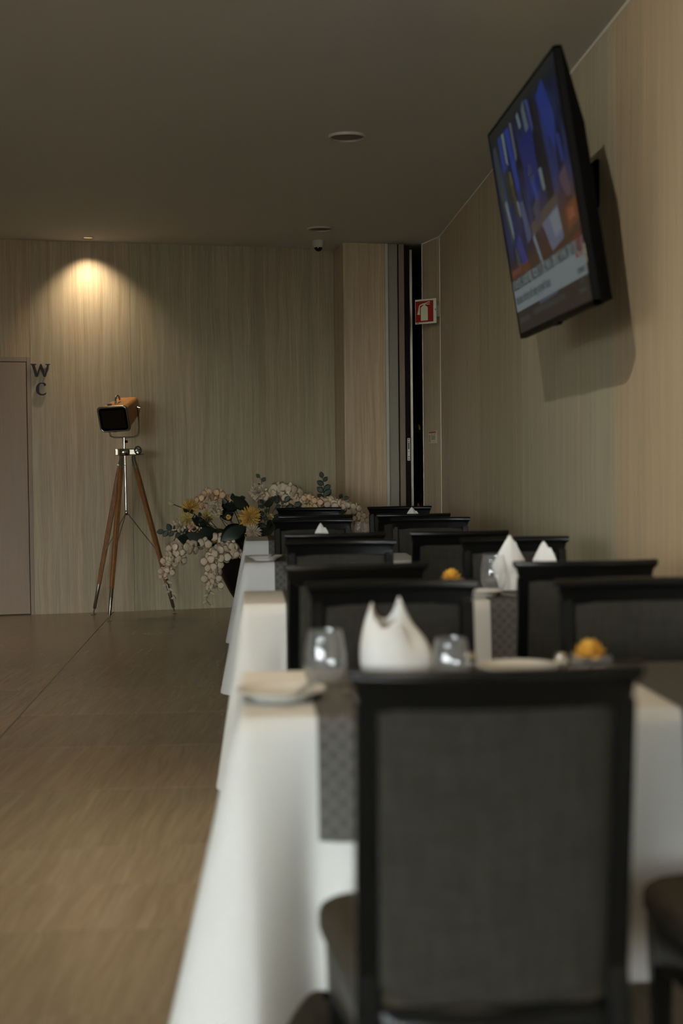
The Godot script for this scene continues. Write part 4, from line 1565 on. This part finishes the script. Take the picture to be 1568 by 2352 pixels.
	t.add_child(l)
	l.position = Vector3(0, 0, 0.012)
	l.basis = Basis(Vector3.UP, PI)


# ------------------------------------------------------------------ the flower arrangement
const POT := Vector3(0.09, 0.0, -11.20)


func V(a: Array) -> Vector3:
	return Vector3(a[0], a[1], a[2])


func smooth_path(p: Array, n: int) -> Array:
	var c := Curve3D.new()
	for i in p.size():
		var a: Vector3 = p[max(i - 1, 0)]
		var b: Vector3 = p[min(i + 1, p.size() - 1)]
		var t := (b - a) / 6.0
		c.add_point(p[i], -t, t)
	var out := []
	var L := c.get_baked_length()
	for i in n + 1:
		out.append(c.sample_baked(L * i / n, true))
	return out


func blossom_mesh(r: float, petal: Material, seed_: int) -> ArrayMesh:       # a moth orchid flower, facing +z, top towards +y
	var g := RandomNumberGenerator.new()
	g.seed = seed_
	var st := mb()
	for a in [PI / 2, PI / 2 + TAU / 3, PI / 2 - TAU / 3]:
		var d := Vector3(cos(a), sin(a), -0.12)
		leaf(st, Vector3(0, 0, -0.002) + d * r * 0.06, d, Vector3(0, 0, 1), r * 0.95, r * 0.80, 0.06 + g.randf() * 0.1, 0.5, 8, 0.55)
	for s in [1.0, -1.0]:
		var d := Vector3(s, 0.28, 0.10)
		leaf(st, Vector3(0, 0, 0.001) + d * r * 0.05, d, Vector3(0, 0, 1), r * 1.0, r * 1.30, 0.04 + g.randf() * 0.10, 0.48, 8, 0.5)
	var m := done(st)
	m.surface_set_material(0, petal)
	st = mb()
	leaf(st, Vector3(0, -r * 0.05, 0.003), Vector3(0, -0.75, 0.65), Vector3(0, 0.6, 0.7), r * 0.45, r * 0.26, 0.3, 0.5, 5)
	leaf(st, Vector3(0, 0.0, 0.004), Vector3(0, -0.2, 1.0), Vector3(0, 1, 0.2), r * 0.26, r * 0.16, -0.3, 0.5, 4)
	st.generate_normals()
	st.index()
	st.commit(m)
	m.surface_set_material(1, M("petal_lip"))
	return m


var blooms := []


func orchid(called_label: String, pts: Array, r0: float, r1: float, count: int, buds: int, sd: int, peach := false, bare := 0.0) -> void:
	var g := RandomNumberGenerator.new()
	g.seed = sd
	var p := []
	for q in pts:
		p.append(V(q))
	var root: Vector3 = p[0]
	var heart := Vector3(lerpf(POT.x, root.x, 0.35), minf(0.62, root.y), lerpf(POT.z, root.z, 0.45))
	var stemp: Array = smooth_path([heart, heart.lerp(root, 0.6) + Vector3(0, 0.05, 0), root], 8)
	var line: Array = smooth_path(p, 30)
	var t := thing("orchid_spray", called_label, "flower", Vector3(POT.x, 0.6, POT.z), Basis(), "orchid sprays of the big arrangement")
	var o := -t.position
	var all := []
	for q in stemp:
		all.append(q + o)
	for q in line.slice(1):
		all.append(q + o)
	var st := mb()
	var rad := []
	for i in all.size():
		rad.append(lerpf(0.0042, 0.0018, float(i) / all.size()))
	tube(st, all, rad, 6)
	obj("stem", st, M("stem"), t)
	var total := count + buds
	for k in total:
		var f := lerpf(bare, 1.0, (k + 0.35) / total)
		var q: Vector3 = line[int(f * 30)]
		var tip := float(k) / total
		var out := Vector3(g.randf_range(-0.8, 0.8), g.randf_range(-0.35, 0.45), 0.75 + g.randf() * 0.5).normalized()
		if k < count:
			var r := lerpf(r0, r1, tip) * g.randf_range(0.92, 1.08)
			var side := (1.0 if k % 2 == 0 else -1.0)
			var at := q + o + Vector3(side * r * 0.55, g.randf_range(-0.2, 0.35) * r, r * 0.35 + 0.01)
			var up := (Vector3.UP + Vector3(side * g.randf_range(0.1, 0.5), 0, 0)).normalized()
			out = (out + Vector3(side * 0.35, 0, 0)).normalized()
			var x := up.cross(out).normalized()
			var m: ArrayMesh = blooms[(3 if peach else 0) + g.randi() % 3]
			obj("blossom", m, null, t, at, Basis(x, out.cross(x), out).scaled(Vector3.ONE * r / 0.05))
		else:
			var r := lerpf(r1 * 0.50, 0.011, float(k - count) / maxf(1.0, buds))
			st = mb()
			var side := (1.0 if k % 2 == 0 else -1.0)
			var d := Vector3(side * 0.8, -0.35, 0.3).normalized()
			tube(st, [q + o, q + o + d * r * 0.5, q + o + d * r * 1.2, q + o + d * r * 2.2, q + o + d * r * 2.8], [0.0015, r * 0.55, r * 0.8, r * 0.55, 0.001], 8)
			obj("flower_bud", st, M("petal_cream" if g.randf() < 0.7 else "bud"), t)


func sprig(label: String, pts: Array, n: int, size: float, sd: int, material: Material, group: String) -> void:
	var g := RandomNumberGenerator.new()
	g.seed = sd
	var p := []
	for q in pts:
		p.append(V(q))
	var root: Vector3 = p[0]
	var heart := Vector3(lerpf(POT.x, root.x, 0.35), minf(0.60, root.y), lerpf(POT.z, root.z, 0.5))
	var t := thing("foliage_sprig", label, "foliage", Vector3(POT.x, 0.6, POT.z), Basis(), group)
	var o := -t.position
	var line: Array = smooth_path(p, 20)
	var all := [heart + o, heart.lerp(root, 0.6) + Vector3(0, 0.03, 0) + o]
	for q in line:
		all.append(q + o)
	var st := mb()
	tube(st, all, 0.0022, 6)
	obj("stem", st, M("stem"), t)
	for k in n:
		var f := 0.08 + 0.92 * (k + 0.5) / n
		var q: Vector3 = line[int(f * 20)]
		var side := (1.0 if k % 2 == 0 else -1.0)
		var along: Vector3 = (line[mini(20, int(f * 20) + 1)] - line[maxi(0, int(f * 20) - 1)]).normalized()
		var away := along.cross(Vector3(0, 0, 1)).normalized() * side
		var d := (away + along * 0.75 + Vector3(0, 0, g.randf_range(-0.2, 0.6))).normalized()
		if k == n - 1:
			d = along
		st = mb()
		var s := size * g.randf_range(0.8, 1.15) * lerpf(1.1, 0.75, f)
		leaf(st, q + o, d, Vector3(g.randf_range(-0.5, 0.5), 0.3, 1.0), s, s * 0.72, g.randf_range(-0.2, 0.25), 0.45, 7)
		obj("leaf", st, material, t)


func mum(label: String, c: Array, r: float, material: Material, sd: int, face: Vector3, petals: int, thin := 0.0042, depth := 1.0) -> void:
	var g := RandomNumberGenerator.new()
	g.seed = sd
	var t := thing("chrysanthemum", label, "flower", V(c), Basis(), "chrysanthemums of the big arrangement")
	var st := mb()
	var heart := Vector3(lerpf(POT.x, c[0], 0.3), 0.58, lerpf(POT.z, c[2], 0.5)) - V(c)
	tube(st, [heart, heart * 0.45 + Vector3(0, -0.03, -0.03), -face * r * 0.25], 0.0035, 6)
	obj("stem", st, M("stem"), t)
	var f := face.normalized()
	var x := (Vector3.UP.cross(f)).normalized()
	var b := Basis(x, f.cross(x), f)
	st = mb()
	for k in petals:
		var u := (k + 0.5) / petals
		var el := acos(1.0 - 1.28 * depth * u)
		var a := k * 2.39996
		var d := b * Vector3(sin(el) * cos(a), sin(el) * sin(a), cos(el))
		var l := r * lerpf(0.62, 1.0, sqrt(u)) * g.randf_range(0.85, 1.1)
		var bend := (b * Vector3(g.randf_range(-1, 1), g.randf_range(-1, 1), 0.8)) * l * 0.12
		tube(st, [d * r * 0.06, d * l * 0.5, d * l * 0.85 + bend * 0.6, d * l + bend], [thin * 0.5, thin * 0.8, thin, thin * 0.3], 5)
	var pp := obj("petals", st, material, t)
	pp.set_meta("kind", "stuff")


func ruffle(label: String, c: Array, r: float, material: Material, sd: int, face: Vector3, n := 46) -> void:
	var g := RandomNumberGenerator.new()
	g.seed = sd
	var t := thing("carnation", label, "flower", V(c), Basis(), "ruffled flowers of the big arrangement")
	var st := mb()
	var heart := Vector3(lerpf(POT.x, c[0], 0.3), 0.58, lerpf(POT.z, c[2], 0.5)) - V(c)
	tube(st, [heart, heart * 0.45 + Vector3(0, -0.03, -0.03), -face * r * 0.3], 0.0033, 6)
	obj("stem", st, M("stem"), t)
	var f := face.normalized()
	var x := Vector3.UP.cross(f).normalized()
	var b := Basis(x, f.cross(x), f)
	st = mb()
	for k in n:
		var u := (k + 0.5) / n
		var el := acos(1.0 - 1.15 * u)
		var a := k * 2.39996
		var d := b * Vector3(sin(el) * cos(a), sin(el) * sin(a), cos(el))
		leaf(st, d * r * 0.12, d + Vector3(g.randf() - 0.5, g.randf() - 0.5, g.randf() - 0.5) * 0.35, f + d * 0.3, r * g.randf_range(0.75, 1.05), r * 0.52, g.randf_range(-0.25, 0.1), 0.75, 5)
	var pp := obj("petals", st, material, t)
	pp.set_meta("kind", "stuff")


func build_flowers() -> void:
	var t := thing("planter", "tall black tapering planter behind the farthest table holding the big flower arrangement", "planter", POT)
	var st := mb()
	lathe(st, [Vector2(0, 0), Vector2(0.085, 0), Vector2(0.092, 0.005), Vector2(0.115, 0.05), Vector2(0.178, 0.157), Vector2(0.250, 0.27), Vector2(0.312, 0.385), Vector2(0.350, 0.48), Vector2(0.366, 0.555), Vector2(0.368, 0.575), Vector2(0.362, 0.585), Vector2(0.352, 0.575), Vector2(0.345, 0.52), Vector2(0, 0.50)], 56)
	obj("pot", st, M("pot_black"), t)
	st = mb()
	lathe(st, [Vector2(0, 0.501), Vector2(0.338, 0.515), Vector2(0.335, 0.545), Vector2(0.15, 0.565), Vector2(0, 0.57)], 32)
	obj("moss", st, M("leaf_dark"), t)

	for k in 3:
		blooms.append(blossom_mesh(0.05, M("petal_cream"), 61 + k))
	for k in 3:
		blooms.append(blossom_mesh(0.05, M("petal_peach"), 71 + k))
	orchid("peach-white orchid spray arching highest on the lamp side", [[-0.170, 1.00, -11.08], [-0.237, 1.050, -11.05], [-0.288, 1.050, -11.02], [-0.335, 1.020, -11.0], [-0.362, 0.980, -10.98], [-0.378, 0.930, -10.97]], 0.056, 0.046, 7, 0, 101, true)
	orchid("long white orchid spray drooping in front of the tripod foot", [[-0.400, 0.700, -11.0], [-0.468, 0.680, -10.95], [-0.529, 0.650, -10.92], [-0.577, 0.595, -10.90], [-0.619, 0.521, -10.90], [-0.640, 0.432, -10.90], [-0.629, 0.336, -10.92], [-0.593, 0.274, -10.94], [-0.569, 0.240, -10.95]], 0.058, 0.036, 16, 6, 102)
	orchid("white orchid spray spreading just under the dark leaves on the lamp side", [[-0.270, 0.690, -10.95], [-0.358, 0.650, -10.90], [-0.426, 0.630, -10.88], [-0.484, 0.600, -10.86], [-0.542, 0.560, -10.86], [-0.563, 0.520, -10.86]], 0.060, 0.050, 7, 0, 103)
	orchid("white orchid spray hanging lowest between planter and tripod", [[-0.150, 0.640, -10.84], [-0.190, 0.615, -10.80], [-0.228, 0.580, -10.78], [-0.279, 0.539, -10.77], [-0.257, 0.478, -10.77], [-0.284, 0.418, -10.77], [-0.265, 0.360, -10.78], [-0.300, 0.303, -10.79], [-0.328, 0.240, -10.80], [-0.285, 0.185, -10.80]], 0.066, 0.036, 16, 5, 104)
	orchid("short white orchid spray beside the table corner under the dark leaves", [[-0.170, 0.660, -10.85], [-0.120, 0.635, -10.80], [-0.095, 0.600, -10.78], [-0.125, 0.565, -10.78]], 0.058, 0.050, 3, 0, 105)
	orchid("dense white orchid spray above the farthest chairs", [[0.193, 1.020, -11.08], [0.255, 1.063, -11.05], [0.307, 1.069, -11.03], [0.351, 1.037, -11.0], [0.370, 0.985, -11.0], [0.410, 0.960, -11.0], [0.440, 0.920, -11.0]], 0.068, 0.055, 11, 0, 106)
	orchid("white orchid spray trailing down on the doorway side", [[0.600, 0.965, -11.05], [0.690, 0.965, -11.0], [0.762, 0.944, -10.98], [0.814, 0.922, -10.96], [0.855, 0.887, -10.96], [0.886, 0.831, -10.96], [0.899, 0.772, -10.96], [0.875, 0.735, -10.96]], 0.052, 0.042, 13, 2, 107)
	orchid("faded cream orchid spray between the eucalyptus and the dense white one", [[0.400, 0.930, -11.05], [0.455, 0.985, -11.0], [0.500, 1.000, -10.98], [0.530, 0.960, -10.97], [0.555, 0.920, -10.97]], 0.055, 0.045, 6, 0, 108, true)

	mum("large yellow spider chrysanthemum in the middle, above the table corner", [0.018, 0.883, -10.78], 0.100, M("petal_yellow"), 201, Vector3(0.1, 0.15, 1), 110, 0.0046, 1.35)
	mum("yellow spider chrysanthemum on the lamp side under the long-stemmed bud", [-0.450, 0.945, -10.97], 0.088, M("petal_yellow"), 202, Vector3(-0.15, 0.75, 0.7), 95)
	mum("faded pale chrysanthemum right below the lamp-side yellow one", [-0.478, 0.868, -10.95], 0.070, M("petal_pale"), 203, Vector3(-0.3, -0.2, 1), 80)
	mum("white spiky chrysanthemum touching the farthest table corner", [0.040, 0.768, -10.72], 0.070, M("petal_cream"), 204, Vector3(0.1, 0.3, 1), 70, 0.0052)
	ruffle("pale ruffled flower standing highest in the middle", [0.083, 1.061, -11.08], 0.072, M("petal_cream"), 301, Vector3(-0.1, 0.4, 1), 54)
	ruffle("white ruffled flower at the lamp side above the drooping orchids", [-0.535, 0.808, -10.98], 0.062, M("petal_cream"), 302, Vector3(-0.3, 0.3, 1))
	ruffle("peach ruffled flower next to the white one on the lamp side", [-0.417, 0.788, -10.94], 0.060, M("petal_peach"), 303, Vector3(-0.1, 0.1, 1))
	ruffle("striped cream ruffled flower under the arching peach orchid", [-0.250, 0.930, -10.95], 0.060, M("petal_cream"), 304, Vector3(0.1, 0.2, 1))
	ruffle("cream ruffled flower just behind the striped one", [-0.318, 0.872, -11.0], 0.052, M("petal_pale"), 305, Vector3(-0.1, 0.2, 1))
	ruffle("peach ruffled flower over the crest of the farthest aisle-half chair", [0.300, 0.935, -10.95], 0.062, M("petal_peach"), 306, Vector3(0.0, 0.2, 1))
	ruffle("small peach ruffled flower beside the tall eucalyptus", [0.555, 0.975, -10.98], 0.042, M("petal_peach"), 307, Vector3(0.1, 0.2, 1), 34)
	ruffle("dusty cream ruffled flower low beside the faded orchids", [0.470, 0.900, -10.95], 0.066, M("petal_pale"), 308, Vector3(0.0, 0.1, 1))
	ruffle("small yellow ball flower among the dark leaves", [-0.151, 0.877, -10.86], 0.021, M("petal_yellow"), 309, Vector3(0, 0.2, 1), 30)
	ruffle("tiny cream flower next to the large yellow chrysanthemum", [0.175, 0.872, -10.9], 0.028, M("petal_pale"), 310, Vector3(0, 0.2, 1), 26)
	# a bud on a long bare stem
	var bt := thing("long_stemmed_bud", "closed bud on a long bare stem reaching towards the lamp", "flower", Vector3(-0.599, 0.985, -10.95), Basis())
	st = mb()
	tube(st, smooth_path([Vector3(0.45, -0.30, -0.10), Vector3(0.28, -0.16, 0.0), Vector3(0.13, -0.055, 0.02), Vector3(0.012, -0.004, 0)], 14), 0.0036, 6)
	obj("stem", st, M("stem"), bt)
	st = mb()
	tube(st, [Vector3(0.02, -0.008, 0), Vector3(0.008, -0.003, 0), Vector3(-0.008, 0.004, 0), Vector3(-0.020, 0.010, 0), Vector3(-0.026, 0.012, 0)], [0.004, 0.016, 0.019, 0.013, 0.003], 12)
	obj("flower_bud", st, M("bud"), bt)
	# eucalyptus
	sprig("slim eucalyptus tip rising behind the highest ruffled flower", [[0.095, 1.03, -11.14], [0.112, 1.115, -11.15], [0.106, 1.167, -11.15], [0.078, 1.192, -11.15]], 4, 0.056, 401, M("leaf_grey"), "eucalyptus sprigs")
	sprig("tall eucalyptus sprig rising against the brown panel", [[0.612, 0.944, -11.12], [0.606, 1.032, -11.14], [0.610, 1.109, -11.15], [0.594, 1.185, -11.15]], 8, 0.074, 402, M("leaf_grey"), "eucalyptus sprigs")
	sprig("eucalyptus sprig reaching out in front of a tripod leg", [[-0.433, 0.735, -10.98], [-0.534, 0.755, -10.96], [-0.619, 0.773, -10.95], [-0.674, 0.768, -10.95]], 9, 0.072, 403, M("leaf_grey"), "eucalyptus sprigs")
	sprig("eucalyptus sprig leaning over the doorway-side orchids", [[0.567, 0.912, -11.10], [0.655, 0.970, -11.08], [0.725, 1.004, -11.06], [0.777, 1.010, -11.05]], 7, 0.062, 404, M("leaf_dark"), "eucalyptus sprigs")
	sprig("eucalyptus sprig between the arching peach orchid and the middle", [[-0.20, 0.85, -11.0], [-0.17, 0.95, -11.02], [-0.11, 1.01, -11.02], [-0.05, 1.02, -11.02]], 8, 0.078, 405, M("leaf_dark"), "eucalyptus sprigs")
	sprig("eucalyptus sprig around the dense white orchids", [[0.20, 0.92, -10.95], [0.25, 0.99, -10.93], [0.32, 0.98, -10.92], [0.40, 0.93, -10.92]], 7, 0.068, 406, M("leaf_grey"), "eucalyptus sprigs")
	sprig("eucalyptus sprig across the lamp-side yellow chrysanthemum", [[-0.30, 0.82, -10.92], [-0.37, 0.88, -10.89], [-0.42, 0.90, -10.88], [-0.48, 0.93, -10.87]], 6, 0.050, 407, M("leaf_dark"), "eucalyptus sprigs")
	sprig("dark sprig beside the large yellow chrysanthemum", [[0.06, 0.80, -10.86], [0.11, 0.86, -10.82], [0.13, 0.93, -10.80], [0.11, 0.99, -10.80]], 7, 0.064, 408, M("leaf_dark"), "eucalyptus sprigs")
	# broad dark leaves fill the middle
	var g := RandomNumberGenerator.new()
	g.seed = 77
	var spots := [[-0.159, 0.901], [-0.332, 0.766], [-0.213, 0.754], [-0.075, 0.787], [-0.022, 0.978], [-0.384, 0.719], [-0.520, 0.722], [0.414, 0.897], [0.584, 0.926], [0.150, 1.000], [0.199, 0.817], [-0.026, 0.683], [0.113, 0.781], [0.286, 0.882], [-0.106, 0.980], [-0.299, 0.687], [0.458, 0.869], [0.660, 0.918], [-0.349, 0.857], [0.02, 0.66], [0.12, 0.70], [-0.10, 0.70], [0.36, 0.82], [0.28, 0.76]]
	var words := ["behind the small yellow ball flower", "over the drooping lamp-side orchids", "in the middle under the yellow ball", "left of the table corner", "behind the large yellow chrysanthemum, upper", "low on the lamp side", "farthest out on the lamp side", "under the dense white orchids", "under the tall eucalyptus", "beside the highest ruffled flower", "behind the farthest chair crest", "low beside the table corner", "behind the table corner", "above the farthest chair crest", "near the middle top", "just above the lowest orchid spray", "between faded and dense orchids", "on the doorway side", "behind the peach ruffled flower", "lowest, over the planter rim", "over the planter rim behind the tablecloth", "over the planter rim toward the lamp", "low behind the chairs, doorway side", "low behind the chairs in the middle"]
	for i in spots.size():
		var tip := Vector3(spots[i][0], spots[i][1], -10.98 + g.randf_range(-0.08, 0.10))
		var heart := Vector3(lerpf(POT.x, tip.x, 0.35), 0.58, lerpf(POT.z, tip.z, 0.4))
		var o := thing("broad_leaf", "broad glossy dark green leaf " + words[i], "foliage", tip, Basis(), "broad leaves of the big arrangement")
		st = mb()
		tube(st, [heart - tip, (heart - tip) * 0.5 + Vector3(0, 0.02, -0.02), Vector3(0, -0.02, 0)], 0.0028, 6)
		obj("stem", st, M("stem"), o)
		var d := Vector3(signf(tip.x - POT.x) * g.randf_range(0.2, 0.9), g.randf_range(-0.5, 0.6), g.randf_range(0.1, 0.5))
		if i in [1, 2, 3]:
			d = Vector3(-0.9, -0.15 - 0.1 * i, 0.3)
			tip.z = -10.80
		var l := g.randf_range(0.14, 0.20) * (1.45 if i in [1, 2, 3, 5, 11] else 1.0)
		st = mb()
		leaf(st, Vector3(0, -0.02, 0) - d.normalized() * l * 0.3, d, Vector3(g.randf_range(-0.4, 0.4), 0.5, 0.9), l, l * g.randf_range(0.50, 0.70), g.randf_range(-0.25, 0.2), 0.5, 9)
		obj("blade", st, M("leaf_dark"), o)


# ------------------------------------------------------------------ letters, signs and small fittings
func build_small() -> void:
	# W and C beside the door
	var tdir := Vector3(1, 0, -0.197).normalized()
	var wb := Basis(tdir, Vector3.UP, tdir.cross(Vector3.UP))
	for e in [["W", -1.774, 2.059, 0.113, "upper dark serif letter W standing off the wall beside the pale door"], ["C", -1.772, 1.899, 0.112, "lower dark serif letter C under the W beside the pale door"]]:
		var tm := TextMesh.new()
		var f := SystemFont.new()
		f.font_names = PackedStringArray(["Droid Serif"])
		f.font_weight = 700
		tm.font = f
		tm.font_size = 64
		tm.pixel_size = e[3] / (64.0 * 0.735)
		tm.depth = 0.014
		tm.text = e[0]
		tm.horizontal_alignment = HORIZONTAL_ALIGNMENT_CENTER
		tm.vertical_alignment = VERTICAL_ALIGNMENT_BOTTOM
		var box3 := tm.get_aabb()
		var at := Vector3(e[1], e[2] - box3.position.y, wall_z(e[1])) + wb.z * 0.012
		var o := obj("wall_letter", tm, M("black_metal"), self, at, wb)
		tag(o, e[4], "letter", "dark wall letters")
	# round flush speakers
	for e in [[0.614, -8.285, 0.112, "round white ceiling speaker in line with the television"], [0.624, -11.52, 0.108, "round white ceiling speaker farther back, near the security camera"]]:
		var t := thing("ceiling_speaker", e[3], "speaker", Vector3(e[0], CEIL, e[1]), Basis(), "round ceiling speakers")
		var r: float = e[2]
		var st := mb()
		lathe(st, [Vector2(r - 0.014, -0.004), Vector2(r - 0.012, -0.013), Vector2(r - 0.005, -0.015), Vector2(r - 0.001, -0.010), Vector2(r, 0.0), Vector2(r - 0.014, 0.0), Vector2(r - 0.014, -0.004)], 48)
		obj("rim", st, M("white_plastic"), t)
		st = mb()
		lathe(st, [Vector2(0, -0.0045), Vector2(r - 0.012, -0.0035), Vector2(r - 0.012, 0.0), Vector2(0, 0.0)], 48)
		obj("grille", st, M("grey_panel"), t)
	# security camera
	var cc := thing("security_camera", "small dome security camera under the ceiling edge by the rear wall", "camera", Vector3(0.640, CEIL, -12.15))
	var st := mb()
	lathe(st, [Vector2(0, -0.062), Vector2(0.038, -0.062), Vector2(0.043, -0.060), Vector2(0.050, -0.030), Vector2(0.052, -0.004), Vector2(0.054, 0.0), Vector2(0, 0.0)], 36)
	obj("housing", st, M("white_plastic"), cc)
	st = mb()
	var prof := []
	for k in 9:
		var a := PI / 2 * k / 8.0
		prof.append(Vector2(0.036 * sin(a), -0.060 - 0.036 * cos(a)))
	prof.append(Vector2(0, -0.060))
	lathe(st, prof, 28)
	obj("dome", st, M("dome"), cc)

	# fire extinguisher sign on the wall return
	var rt := Vector3(0.100, 0, 0.426).normalized()
	var rb := Basis(rt, Vector3.UP, rt.cross(Vector3.UP))
	var st0 := Vector3(1.459, 2.578, -11.98)
	var st1 := Vector3(1.622, 2.578, -11.84)
	var stt := (st1 - st0).normalized()
	var t := thing("extinguisher_sign", "square red and white fire extinguisher pictogram sign on the wall edge by the doorway", "sign", (st0 + st1) / 2, Basis(stt, Vector3.UP, stt.cross(Vector3.UP)))
	var sx := st0.distance_to(st1) / 2       # half sizes
	var sy := 0.105
	st = mb()
	box(st, Vector3(0.085, 0.0, -0.040), Vector3(0.030, 0.10, 0.066), 0.003)
	obj("bracket", st, M("white_plastic"), t)
	st = mb()
	box(st, Vector3(0, 0, -0.004), Vector3(sx * 2, sy * 2, 0.008), 0.001)
	obj("plate", st, M("sign_white"), t)
	st = mb()
	box(st, Vector3(-0.012, 0, 0.0006), Vector3(sx * 2 * 0.845, sy * 2 * 0.86, 0.0012), 0.0002)
	obj("red_field", st, M("red"), t)
	var icon := func(pts: Array) -> PackedVector2Array:
		var o := PackedVector2Array()
		for i in range(0, pts.size(), 2):
			o.append(Vector2(-0.012 + (pts[i] - 0.5) * sx * 2 * 0.845, (0.5 - pts[i + 1]) * sy * 2 * 0.86))
		return o
	st = mb()
	prism(st, icon.call([0.30, 0.93, 0.30, 0.32, 0.34, 0.27, 0.43, 0.22, 0.455, 0.18, 0.455, 0.13, 0.53, 0.13, 0.53, 0.18, 0.555, 0.22, 0.66, 0.28, 0.69, 0.33, 0.69, 0.93]), 0.0012, 0.0022)
	obj("cylinder_mark", st, M("sign_glow_white"), t)
	st = mb()
	prism(st, icon.call([0.45, 0.13, 0.72, 0.045, 0.80, 0.05, 0.83, 0.095, 0.79, 0.105, 0.76, 0.085, 0.53, 0.125, 0.80, 0.155, 0.80, 0.19, 0.52, 0.17]), 0.0012, 0.0022)
	prism(st, icon.call([0.47, 0.105, 0.26, 0.165, 0.195, 0.24, 0.10, 0.63, 0.255, 0.65, 0.245, 0.26, 0.285, 0.215, 0.47, 0.165]), 0.0012, 0.0022)
	obj("hose_and_handle_mark", st, M("sign_glow_white"), t)
	st = mb()
	box(st, Vector3(sx * 0.92, 0.01, 0.0004), Vector3(0.007, 0.013, 0.001), 0.0002)
	box(st, Vector3(-sx * 0.76, -sy * 0.93, 0.0004), Vector3(0.024, 0.005, 0.001), 0.0002)
	obj("small_print", st, M("ink"), t)
	# notice below it
	var at2 := Vector3(1.6200, 1.505, -12.119) + rb.z * 0.003
	t = thing("wall_notice", "small cream notice with red header stuck low on the wall edge", "notice", at2, rb)
	st = mb()
	box(st, Vector3(0, 0, -0.001), Vector3(0.205, 0.108, 0.002), 0.0004)
	obj("sheet", st, M("paper"), t)
	st = mb()
	box(st, Vector3(0, 0.042, 0.0004), Vector3(0.175, 0.014, 0.001), 0.0002)
	obj("red_header", st, M("brick_red"), t)
	st = mb()
	for e in [[-0.080, -0.012, 0.008, 0.058], [-0.052, -0.012, 0.008, 0.058], [-0.066, 0.015, 0.034, 0.005], [-0.066, -0.040, 0.034, 0.005]]:
		box(st, Vector3(e[0], e[1], 0.0004), Vector3(e[2], e[3], 0.001), 0.0002)
	obj("red_box", st, M("brick_red"), t)
	st = mb()
	for e in [[-0.010, 0.024, 0.030], [0.050, 0.024, 0.034], [0.022, 0.010, 0.09], [0.022, 0.001, 0.09], [0.022, -0.008, 0.09], [0.022, -0.017, 0.09]]:
		box(st, Vector3(e[0], e[1], 0.0004), Vector3(e[2], 0.004, 0.001), 0.0002)
	obj("print_lines", st, M("ink"), t)
	# the extinguisher itself, nearly hidden by the last chairs
	t = thing("fire_extinguisher", "red fire extinguisher by the doorway, mostly hidden behind the last chairs", "fire extinguisher", Vector3(1.520, 0.0, -12.02))
	st = mb()
	lathe(st, [Vector2(0, 0.0), Vector2(0.070, 0.0), Vector2(0.075, 0.006), Vector2(0.076, 0.60), Vector2(0.070, 0.66), Vector2(0.050, 0.71), Vector2(0.024, 0.735), Vector2(0.020, 0.76), Vector2(0, 0.76)], 32)
	obj("cylinder", st, M("red"), t)
	st = mb()
	box(st, Vector3(0, 0.785, 0), Vector3(0.04, 0.05, 0.04), 0.006)
	tube(st, [Vector3(0, 0.80, 0), Vector3(-0.02, 0.84, 0.02), Vector3(-0.045, 0.90, 0.035), Vector3(-0.05, 0.93, 0.04)], [0.012, 0.012, 0.010, 0.008], 8)
	obj("lever", st, M("red"), t)
	st = mb()
	tube(st, smooth_path([Vector3(-0.02, 0.79, 0), Vector3(-0.09, 0.74, 0.02), Vector3(-0.105, 0.55, 0.02), Vector3(-0.09, 0.30, 0.02)], 16), 0.011, 8)
	obj("hose", st, M("black"), t)
	# a tall plant glimpsed in the dark passage
	t = thing("passage_plant", "dim tall plant with a few yellowish blooms inside the dark passage", "plant", Vector3(1.62, 0.0, -13.75))
	st = mb()
	lathe(st, [Vector2(0, 0), Vector2(0.12, 0), Vector2(0.15, 0.30), Vector2(0.14, 0.31), Vector2(0.13, 0.28), Vector2(0, 0.28)], 28)
	obj("pot", st, M("black"), t)
	var g := RandomNumberGenerator.new()
	g.seed = 515
	st = mb()
	for k in 7:
		var x := g.randf_range(-0.07, 0.07)
		tube(st, [Vector3(x * 0.5, 0.28, 0), Vector3(x, 1.0, g.randf_range(-0.1, 0.1)), Vector3(x * 1.6, 2.1, g.randf_range(-0.1, 0.1))], [0.010, 0.007, 0.004], 6)
	obj("stem", st, M("stem"), t)
	for k in 44:
		var c := Vector3(g.randf_range(-0.12, 0.12), g.randf_range(0.35, 2.15), g.randf_range(-0.12, 0.14))
		st = mb()
		leaf(st, c, Vector3(g.randf_range(-1, 1), g.randf_range(-0.4, 0.9), g.randf_range(0, 1)), Vector3(0, 0.6, 1), g.randf_range(0.10, 0.20), g.randf_range(0.03, 0.06), g.randf_range(-0.3, 0.3), 0.5, 6)
		obj("leaf", st, M("leaf_dark"), t)
	for e in [[-0.02, 1.80], [0.03, 1.62], [-0.03, 1.33]]:
		st = mb()
		for k in 24:
			var u := (k + 0.5) / 24.0
			var el := acos(1.0 - 1.2 * u)
			var a := k * 2.39996
			var d := Vector3(sin(el) * cos(a), sin(el) * sin(a), cos(el))
			leaf(st, Vector3(e[0], e[1], 0.16) + d * 0.006, d, Vector3(0, 0, 1), 0.045, 0.028, 0.1, 0.6, 5)
		obj("bloom", st, M("petal_yellow"), t)
